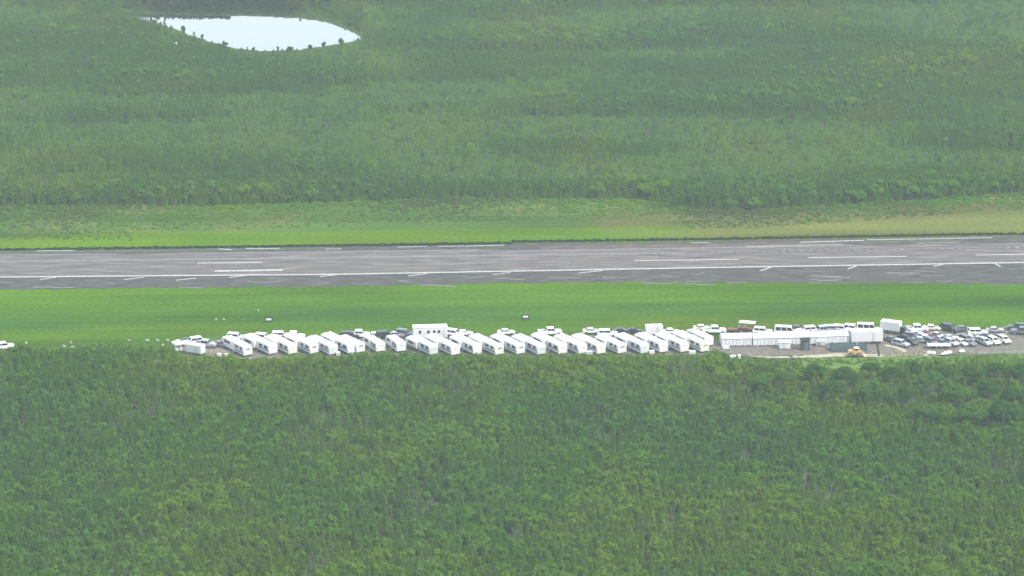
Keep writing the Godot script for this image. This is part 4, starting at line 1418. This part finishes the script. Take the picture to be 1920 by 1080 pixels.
	# silt fences
	for f in [[[1831, 665.5, 1920, 662, 2010, 659], "pale silt fence along the lot's edge past the heaps"], [[1655, 669, 1700, 668, 1732, 667], "sand-coloured silt fence along the verge beside the leaning post"]]:
		var q: Array = f[0]
		t = thing("silt_fence", f[1], "fence", ground_at(q[0], q[1]) + Vector3(0, 0.1, 0))
		s = begin()
		var base: Vector3 = t.position
		var pts := []
		var n := 14
		for i in n + 1:
			var e := float(i) / n * 2.0
			var u: float = lerpf(q[0], q[2], e) if e < 1.0 else lerpf(q[2], q[4], e - 1.0)
			var v: float = lerpf(q[1], q[3], e) if e < 1.0 else lerpf(q[3], q[5], e - 1.0)
			pts.append(ground_at(u, v) + Vector3(0, 0.1, 0) - base)
		for i in n:
			for z in [0.0, -0.02]:
				face(s, [pts[i] + Vector3(0, 0, z), pts[i + 1] + Vector3(0, 0, z), pts[i + 1] + Vector3(0, 0.66 + 0.1 * sin(i * 2.1), z), pts[i] + Vector3(0, 0.66 + 0.1 * sin(i * 2.1 - 2.1), z)], pts[i] + Vector3(0, 0, -1 if z == 0.0 else 1))
		part("fabric", s, M.limestone if q[0] > 1800 else M.pale_sand, t)
		for i in range(0, n + 1, 2):
			s = begin()
			bar(s, pts[i] + Vector3(0, -0.1, 0.06), pts[i] + Vector3(0, 0.85, 0.06), 0.035, 0.03, 5)
			part("stake", s, M.wood_dark, t)
	# utility boxes at the near ends of trailers
	for w in [[634, 667, 0.9, "white utility box before the trailer ends where the bushes begin"], [659.5, 666, 0.7, "rounded small white tank by the end of a trailer"], [898, 666, 0.9, "pale utility box half hidden in weeds at a trailer's end"], [1105, 665, 1.6, "wide white utility box between two trailer ends"], [1222, 664, 1.2, "low white utility box at the foot of a trailer"], [1298, 664.5, 1.5, "white utility box on a dark base near the row's end"], [1374, 673.5, 1.3, "pale green-white crate in the grass before the first marquee"], [1386, 672.5, 0.6, "small pale bin in the grass beside a crate"], [426, 670.5, 1.0, "pale flat crate on the dirt patch's edge"], [411, 670, 0.8, "small pale sack on the dirt patch's edge"], [453, 645, 1.1, "tan crate wedged between the first two trailers"], [1361, 655, 1.6, "low white bench-like crate under the first marquee"]]:
		t = thing("utility_box", w[3], "box", ground_at(w[0], w[1]) + Vector3(0, 0.06, 0), rng.randf_range(-0.3, 0.3))
		s = begin()
		box(s, Vector3(0, 0.42, 0), Vector3(w[2], 0.7, 0.8), 0.06)
		part("body", s, M.tan_paint if w[0] == 453 else M.white_panel, t)
		s = begin()
		box(s, Vector3(0, 0.81, 0), Vector3(w[2] + 0.06, 0.09, 0.86), 0.02)
		part("lid", s, M.cream_paint if w[0] > 1370 or w[0] < 460 else M.white_panel, t)
		s = begin()
		box(s, Vector3(0, 0.03, 0), Vector3(w[2] * 0.9, 0.1, 0.7), 0.01)
		part("base", s, M.dark_grey, t)
	# brown hose
	t = thing("hose", "brown hose looping on the ground before a trailer's side", "hose", ground_at(1040, 664) + Vector3(0, 0.06, 0))
	s = begin()
	var prev := Vector3(-2.6, 0.15, 0.4)
	for i in range(1, 19):
		var f := i / 18.0
		var q := Vector3(-2.6 + 5.4 * f, 0.15 + 0.55 * maxf(0.0, sin(f * PI * 1.0)), 0.4 - 1.6 * sin(f * PI * 1.5))
		bar(s, prev, q, 0.12, 0.12, 6)
		prev = q
	part("tube", s, M.hose_brown, t)
	s = begin()
	bar(s, Vector3(-2.6, 0.12, 0.4), Vector3(-2.85, 0.12, 0.45), 0.17, 0.17, 8)
	part("coupling", s, M.steel, t)
	# airfield signs on the grass
	for w in [[504, 604, "white airfield sign panel in a black frame, alone in open grass"], [985.5, 599, "white airfield sign panel in a black frame standing behind the trailer row"]]:
		t = thing("airfield_sign", w[2], "sign", ground_at(w[0], w[1]) + Vector3(0, 0.03, 0))
		s = begin()
		box(s, Vector3(0, 0.72, 0), Vector3(1.35, 0.6, 0.14), 0.03)
		part("panel", s, M.white_paint, t)
		s = begin()
		for e in [[0, 1.12, 1.95, 0.24], [0, 0.32, 1.95, 0.24]]:
			box(s, Vector3(e[0], e[1], 0.02), Vector3(e[2], e[3], 0.2), 0.02)
		for x in [-0.8, 0.8]:
			box(s, Vector3(x, 0.72, 0.02), Vector3(0.25, 0.56, 0.19), 0.02)
		part("frame", s, M.black_metal, t)
		for x in [-0.6, 0.6]:
			s = begin()
			bar(s, Vector3(x, -0.05, 0), Vector3(x, 0.3, 0), 0.05, 0.05, 6)
			part("leg", s, M.black_metal, t)
	# pale lumps of limestone in the grass and by the bushes
	for w in [[484, 584, 0.55, "g"], [405, 600.5, 0.5, "g"], [419, 600.5, 0.6, "g"], [49, 645, 0.7, "b"], [120, 651, 0.9, "b"], [136, 653, 1.1, "b"], [133, 644, 0.6, "b"], [242, 640, 0.6, "b"], [276, 640, 1.0, "b"], [295, 640, 0.8, "b"], [306, 649, 0.9, "b"], [314, 640, 0.7, "b"]]:
		var lab: String = "pale limestone lump lying alone in the mown grass" if w[3] == "g" else "pale limestone lump at the edge of the bushes before the camp"
		t = thing("limestone_lump", lab, "rock", ground_at(w[0], w[1]) + Vector3(0, 0.03, 0), rng.randf() * TAU, "limestone lumps in the mown grass" if w[3] == "g" else "limestone lumps along the bushes")
		s = begin()
		lump(s, Vector3(0, 0.2, 0), Vector3(w[2], 0.5, w[2] * 0.7) * 0.58, int(w[0]))
		part("stone", s, M.limestone, t)
	# small red-topped beacon by the pond
	t = thing("beacon_mast", "small red and white mast on pale sand before the pond", "mast", ground_at(330, 88) + Vector3(0, 0.1, 0))
	s = begin()
	bar(s, Vector3.ZERO, Vector3(0, 1.6, 0), 0.35, 0.3, 8)
	part("base", s, M.white_paint, t)
	s = begin()
	bar(s, Vector3(0, 1.6, 0), Vector3(0, 3.6, 0), 0.28, 0.2, 8)
	part("top", s, M.red_paint, t)

func tent(a: Vector3, b: Vector3, label: String) -> void:
	var L := a.distance_to(b)
	var t := thing("marquee_tent", label, "tent", (a + b) / 2 + Vector3(0, 0.06, 0), -atan2(b.z - a.z, b.x - a.x), "white marquee tents in a line")
	var D := 4.0
	var s := begin()
	# roof: low gable with a slight sag between the frames
	var n := 8
	for i in n:
		var x0 := -L / 2 + L * i / n
		var x1 := -L / 2 + L * (i + 1) / n
		var g0 := -0.10 * sin(PI * fmod(float(i) / n * 4.0, 1.0))
		var g1 := -0.10 * sin(PI * fmod(float(i + 1) / n * 4.0, 1.0))
		for half in [0, 1]:
			var ze := 0.15 if half == 0 else -D - 0.15
			face(s, [Vector3(x0, 2.0, ze), Vector3(x1, 2.0, ze), Vector3(x1, 2.75 + g1, -D / 2), Vector3(x0, 2.75 + g0, -D / 2)], Vector3(0, 0, -D / 2))
	for x in [-L / 2, L / 2]:
		face(s, [Vector3(x, 2.0, 0.15), Vector3(x, 2.75, -D / 2), Vector3(x, 2.0, -D - 0.15)], Vector3(0, 1.5, -D / 2))
	part("roof", s, M.canvas_white, t)
	for i in 4:
		s = begin()
		var x0 := -L / 2 + L * i / 4.0
		var x1 := x0 + L / 4.0 + 0.02
		var m := 5
		for k in m:
			var xa := lerpf(x0, x1, float(k) / m)
			var xb := lerpf(x0, x1, float(k + 1) / m)
			var za := 0.07 * sin(k * 2.4 + i)
			var zb := 0.07 * sin((k + 1) * 2.4 + i)
			face(s, [Vector3(xa, 0.22 + 0.08 * sin(k * 1.7 + i), za), Vector3(xb, 0.22 + 0.08 * sin((k + 1) * 1.7 + i), zb), Vector3(xb, 1.99, zb * 0.3), Vector3(xa, 1.99, za * 0.3)], Vector3(xa, 1, -1))
		part("wall_panel", s, M.canvas_white, t)
	s = begin()
	for x in [-L / 2 + 0.02, L / 2 - 0.02]:
		face(s, [Vector3(x, 0.1, 0), Vector3(x, 0.1, -D), Vector3(x, 2.0, -D), Vector3(x, 2.0, 0)], Vector3(0, 1, -D / 2))
	face(s, [Vector3(-L / 2, 0.1, -D), Vector3(L / 2, 0.1, -D), Vector3(L / 2, 2.0, -D), Vector3(-L / 2, 2.0, -D)], Vector3(0, 1, -D / 2))
	part("back_wall", s, M.canvas_white, t)
	for i in 5:
		s = begin()
		bar(s, Vector3(-L / 2 + L * i / 4.0, 0, -0.14), Vector3(-L / 2 + L * i / 4.0, 1.98, -0.14), 0.035, 0.035, 6)
		part("post", s, M.white_paint, t)

func make_cargo(called: String, label: String, pa: Vector2, pb: Vector2, h: float, d: float) -> void:
	var a := ground_at(pa.x, pa.y)
	var b := ground_at(pb.x, pb.y)
	var L := a.distance_to(b)
	var t := thing(called, label, "trailer", (a + b) / 2 + Vector3(0, 0.06, 0), -atan2(b.z - a.z, b.x - a.x))
	var s := begin()
	box(s, Vector3(0, 0.5 + h / 2, -d / 2), Vector3(L, h, d), 0.06)
	part("body", s, M.white_panel, t)
	s = begin()
	box(s, Vector3(0, 0.5 + h + 0.015, -d / 2), Vector3(L - 0.2, 0.05, d - 0.2), 0.02)
	part("roof", s, M.roof_membrane, t)
	s = begin()
	box(s, Vector3(L * 0.2, 0.5 + h * 0.5, 0.012), Vector3(0.8, h * 0.8, 0.03), 0.01)
	part("door", s, M.pale_grey, t)
	s = begin()
	box(s, Vector3(0, 0.62, 0.014), Vector3(L - 0.2, 0.12, 0.03), 0.01)
	part("rail", s, M.steel, t)
	for x in [-0.45, 0.45]:
		for z in [-0.12, -d + 0.12]:
			wheel(t, Vector3(x, 0.34, z), 0.34, 0.22, Vector3(0, 0, 1))
	s = begin()
	bar(s, Vector3(-L / 2 + 0.1, 0.5, -0.5), Vector3(-L / 2 - 1.0, 0.45, -d / 2), 0.05, 0.05, 6)
	bar(s, Vector3(-L / 2 + 0.1, 0.5, -d + 0.5), Vector3(-L / 2 - 1.0, 0.45, -d / 2), 0.05, 0.05, 6)
	part("tow_bar", s, M.black_metal, t)

func generator(label: String, at: Vector3, w: float, h: float, m: Material) -> void:
	var t := thing("generator_cabinet", label, "generator", at + Vector3(0, 0.06, 0), 0.0)
	var s := begin()
	box(s, Vector3(0, 0.15 + h / 2, -0.45), Vector3(w, h, 0.9), 0.06)
	part("housing", s, m, t)
	for k in 3:
		s = begin()
		box(s, Vector3(-w * 0.2, 0.3 + h * 0.2 * k + 0.1, 0.01), Vector3(w * 0.45, h * 0.08, 0.03), 0.005)
		part("louvre", s, M.dark_grey, t)
	s = begin()
	box(s, Vector3(0, 0.06, -0.45), Vector3(w, 0.16, 0.8), 0.02)
	part("skid", s, M.black_metal, t)

func truck() -> void:
	# box truck seen from its side, cab at the image right
	var t := thing("box_truck", "white box truck with a tall plain cargo box behind the gravel lot", "truck", ground_at(1674, 625) + Vector3(0, 0.06, 0), deg_to_rad(-24))
	t.scale = Vector3.ONE * 0.86
	var s := begin()
	box(s, Vector3(-0.6, 2.2, 0), Vector3(5.6, 2.5, 2.4), 0.06)
	part("cargo_box", s, M.white_panel, t)
	s = begin()
	box(s, Vector3(-0.6, 3.47, 0), Vector3(5.4, 0.06, 2.2), 0.02)
	part("roof", s, M.roof_membrane, t)
	s = begin()
	extrude(s, [Vector2(2.3, 0.55), Vector2(2.3, 2.3), Vector2(3.3, 2.3), Vector2(3.75, 1.45), Vector2(4.35, 1.3), Vector2(4.4, 0.55)], [1.0, 0.9, 0.9, 1.0, 1.0, 1.0])
	part("cab", s, M.dark_paint, t)
	for sg in [-1, 1]:
		s = begin()
		face(s, [Vector3(2.5, 1.5, sg * 0.985), Vector3(3.6, 1.5, sg * 1.01), Vector3(3.25, 2.15, sg * 0.93), Vector3(2.5, 2.15, sg * 0.93)], Vector3(3, 1.6, 0))
		part("side_window", s, M.glass_dark, t)
	s = begin()
	face(s, [Vector3(3.72, 1.56, -0.85), Vector3(3.72, 1.56, 0.85), Vector3(3.38, 2.2, 0.8), Vector3(3.38, 2.2, -0.8)], Vector3(2.5, 1.5, 0))
	part("windshield", s, M.glass_dark, t)
	s = begin()
	for z in [-0.5, 0.5]:
		box(s, Vector3(0.6, 0.75, z), Vector3(7.2, 0.2, 0.12), 0.01)
	part("chassis", s, M.black_metal, t)
	for x in [-2.0, 3.4]:
		for z in [-0.95, 0.95]:
			wheel(t, Vector3(x, 0.45, z), 0.45, 0.3, Vector3(0, 0, 1))
	for z in [-0.7, 0.7]:
		s = begin()
		box(s, Vector3(4.42, 0.95, z), Vector3(0.08, 0.2, 0.3), 0.02)
		part("headlight", s, M.lamp_clear, t)

func loader() -> void:
	var t := thing("wheel_loader", "small orange loader with a black cab opening on the sand verge", "loader", ground_at(1603, 668) + Vector3(0, 0.1, 0), deg_to_rad(-8))
	var s := begin()
	extrude(s, [Vector2(-1.6, 0.55), Vector2(-1.65, 1.15), Vector2(-1.3, 1.4), Vector2(0.9, 1.35), Vector2(1.3, 1.0), Vector2(1.3, 0.55)], [0.8, 0.8, 0.75, 0.75, 0.8, 0.8])
	part("body", s, M.orange_paint, t)
	s = begin()
	extrude(s, [Vector2(-0.3, 1.36), Vector2(-0.2, 1.95), Vector2(0.75, 1.95), Vector2(0.85, 1.36)], [0.6, 0.56, 0.56, 0.6])
	part("cab", s, M.glass_dark, t)
	s = begin()
	box(s, Vector3(0.28, 2.0, 0), Vector3(1.25, 0.1, 1.3), 0.03)
	part("cab_roof", s, M.cream_paint, t)
	for sg in [-1, 1]:
		s = begin()
		bar(s, Vector3(-0.6, 1.5, sg * 0.7), Vector3(1.5, 1.25, sg * 0.62), 0.1, 0.08, 6)
		bar(s, Vector3(1.5, 1.25, sg * 0.62), Vector3(2.0, 0.5, sg * 0.6), 0.09, 0.08, 6)
		part("lift_arm", s, M.orange_paint, t)
	s = begin()
	extrude(s, [Vector2(1.9, 0.15), Vector2(1.9, 0.75), Vector2(2.1, 0.8), Vector2(2.05, 0.3), Vector2(2.65, 0.15)], [0.95, 0.95, 0.95, 0.95, 0.95])
	part("bucket", s, M.tan_paint, t)
	for x in [-0.95, 0.85]:
		for z in [-0.78, 0.78]:
			wheel(t, Vector3(x, 0.5, z), 0.5, 0.34, Vector3(0, 0, 1))

func maroon_machine() -> void:
	# maroon tractor with a pale canopy roof and two tan fenders
	var t := thing("utility_tractor", "maroon utility tractor with a pale flat canopy behind the white tents", "tractor", ground_at(1400, 625) + Vector3(0, 0.06, 0), deg_to_rad(-15))
	var s := begin()
	extrude(s, [Vector2(-2.0, 0.6), Vector2(-2.0, 1.25), Vector2(-0.4, 1.35), Vector2(1.9, 1.2), Vector2(2.1, 0.9), Vector2(2.1, 0.55)], [0.75, 0.75, 0.7, 0.6, 0.6, 0.6])
	part("body", s, M.red_paint, t)
	s = begin()
	box(s, Vector3(0.1, 2.75, 0), Vector3(3.9, 0.16, 2.0), 0.05)
	part("canopy", s, M.cream_paint, t)
	for x in [-1.4, 1.3]:
		for z in [-0.7, 0.7]:
			s = begin()
			bar(s, Vector3(x, 1.2, z), Vector3(x, 2.7, z), 0.06, 0.06, 6)
			part("post", s, M.red_paint, t)
	for x in [-1.6, -0.4]:
		s = begin()
		box(s, Vector3(x, 1.65, 0.35), Vector3(0.75, 0.6, 0.7), 0.15)
		part("seat", s, M.tan_paint, t)
	for x in [-1.2, 1.35]:
		for z in [-0.9, 0.9]:
			wheel(t, Vector3(x, 0.6 if x < 0 else 0.45, z), 0.6 if x < 0 else 0.45, 0.35, Vector3(0, 0, 1))
	s = begin()
	box(s, Vector3(-3.4, 0.75, 0), Vector3(2.4, 0.2, 1.6), 0.03)
	part("rear_platform", s, M.red_paint, t)

# ------------------------------------------------------------------
func _ready() -> void:
	rng.seed = 2024
	# camera
	var cam := Camera3D.new()
	cam.name = "camera"
	cam.position = EYE
	cam.rotation_degrees = Vector3(-PITCH, 0, 0)
	cam.fov = rad_to_deg(2.0 * atan(540.0 / FOCAL))
	cam.near = 1.0
	cam.far = 12000.0
	add_child(cam)
	cam.current = true
	# bright, thinly overcast sky
	var env := Environment.new()
	env.background_mode = Environment.BG_SKY
	var sky := ProceduralSkyMaterial.new()
	sky.sky_top_color = Color(0.80, 0.85, 0.90)
	sky.sky_horizon_color = Color(0.94, 1.0, 1.0)
	sky.sky_curve = 0.15
	sky.sky_energy_multiplier = 0.98
	sky.ground_bottom_color = Color(0.30, 0.36, 0.26)
	sky.ground_horizon_color = Color(0.75, 0.80, 0.80)
	env.sky = Sky.new()
	env.sky.sky_material = sky
	env.tonemap_mode = Environment.TONE_MAPPER_LINEAR
	env.tonemap_exposure = 2.15
	env.fog_enabled = true
	env.fog_density = 0.00016
	env.fog_light_color = Color(0.90, 0.97, 1.0)
	env.sdfgi_enabled = true
	env.ssao_enabled = true
	env.ssil_enabled = true
	var we := WorldEnvironment.new()
	we.name = "world_environment"
	we.environment = env
	add_child(we)
	# sun behind thin cloud, from behind the camera's right shoulder
	var sun := DirectionalLight3D.new()
	sun.name = "sun"
	sun.light_energy = 0.82
	sun.light_color = Color(1.0, 0.97, 0.91)
	sun.light_angular_distance = 4.0
	sun.shadow_enabled = true
	add_child(sun)
	sun.look_at_from_position(Vector3.ZERO, -Vector3(0.85, 1.2, 0.45), Vector3.UP)
	make_materials()
	build_ground()
	plant_forests()
	build_trailers()
	build_vehicles()
	build_camp()
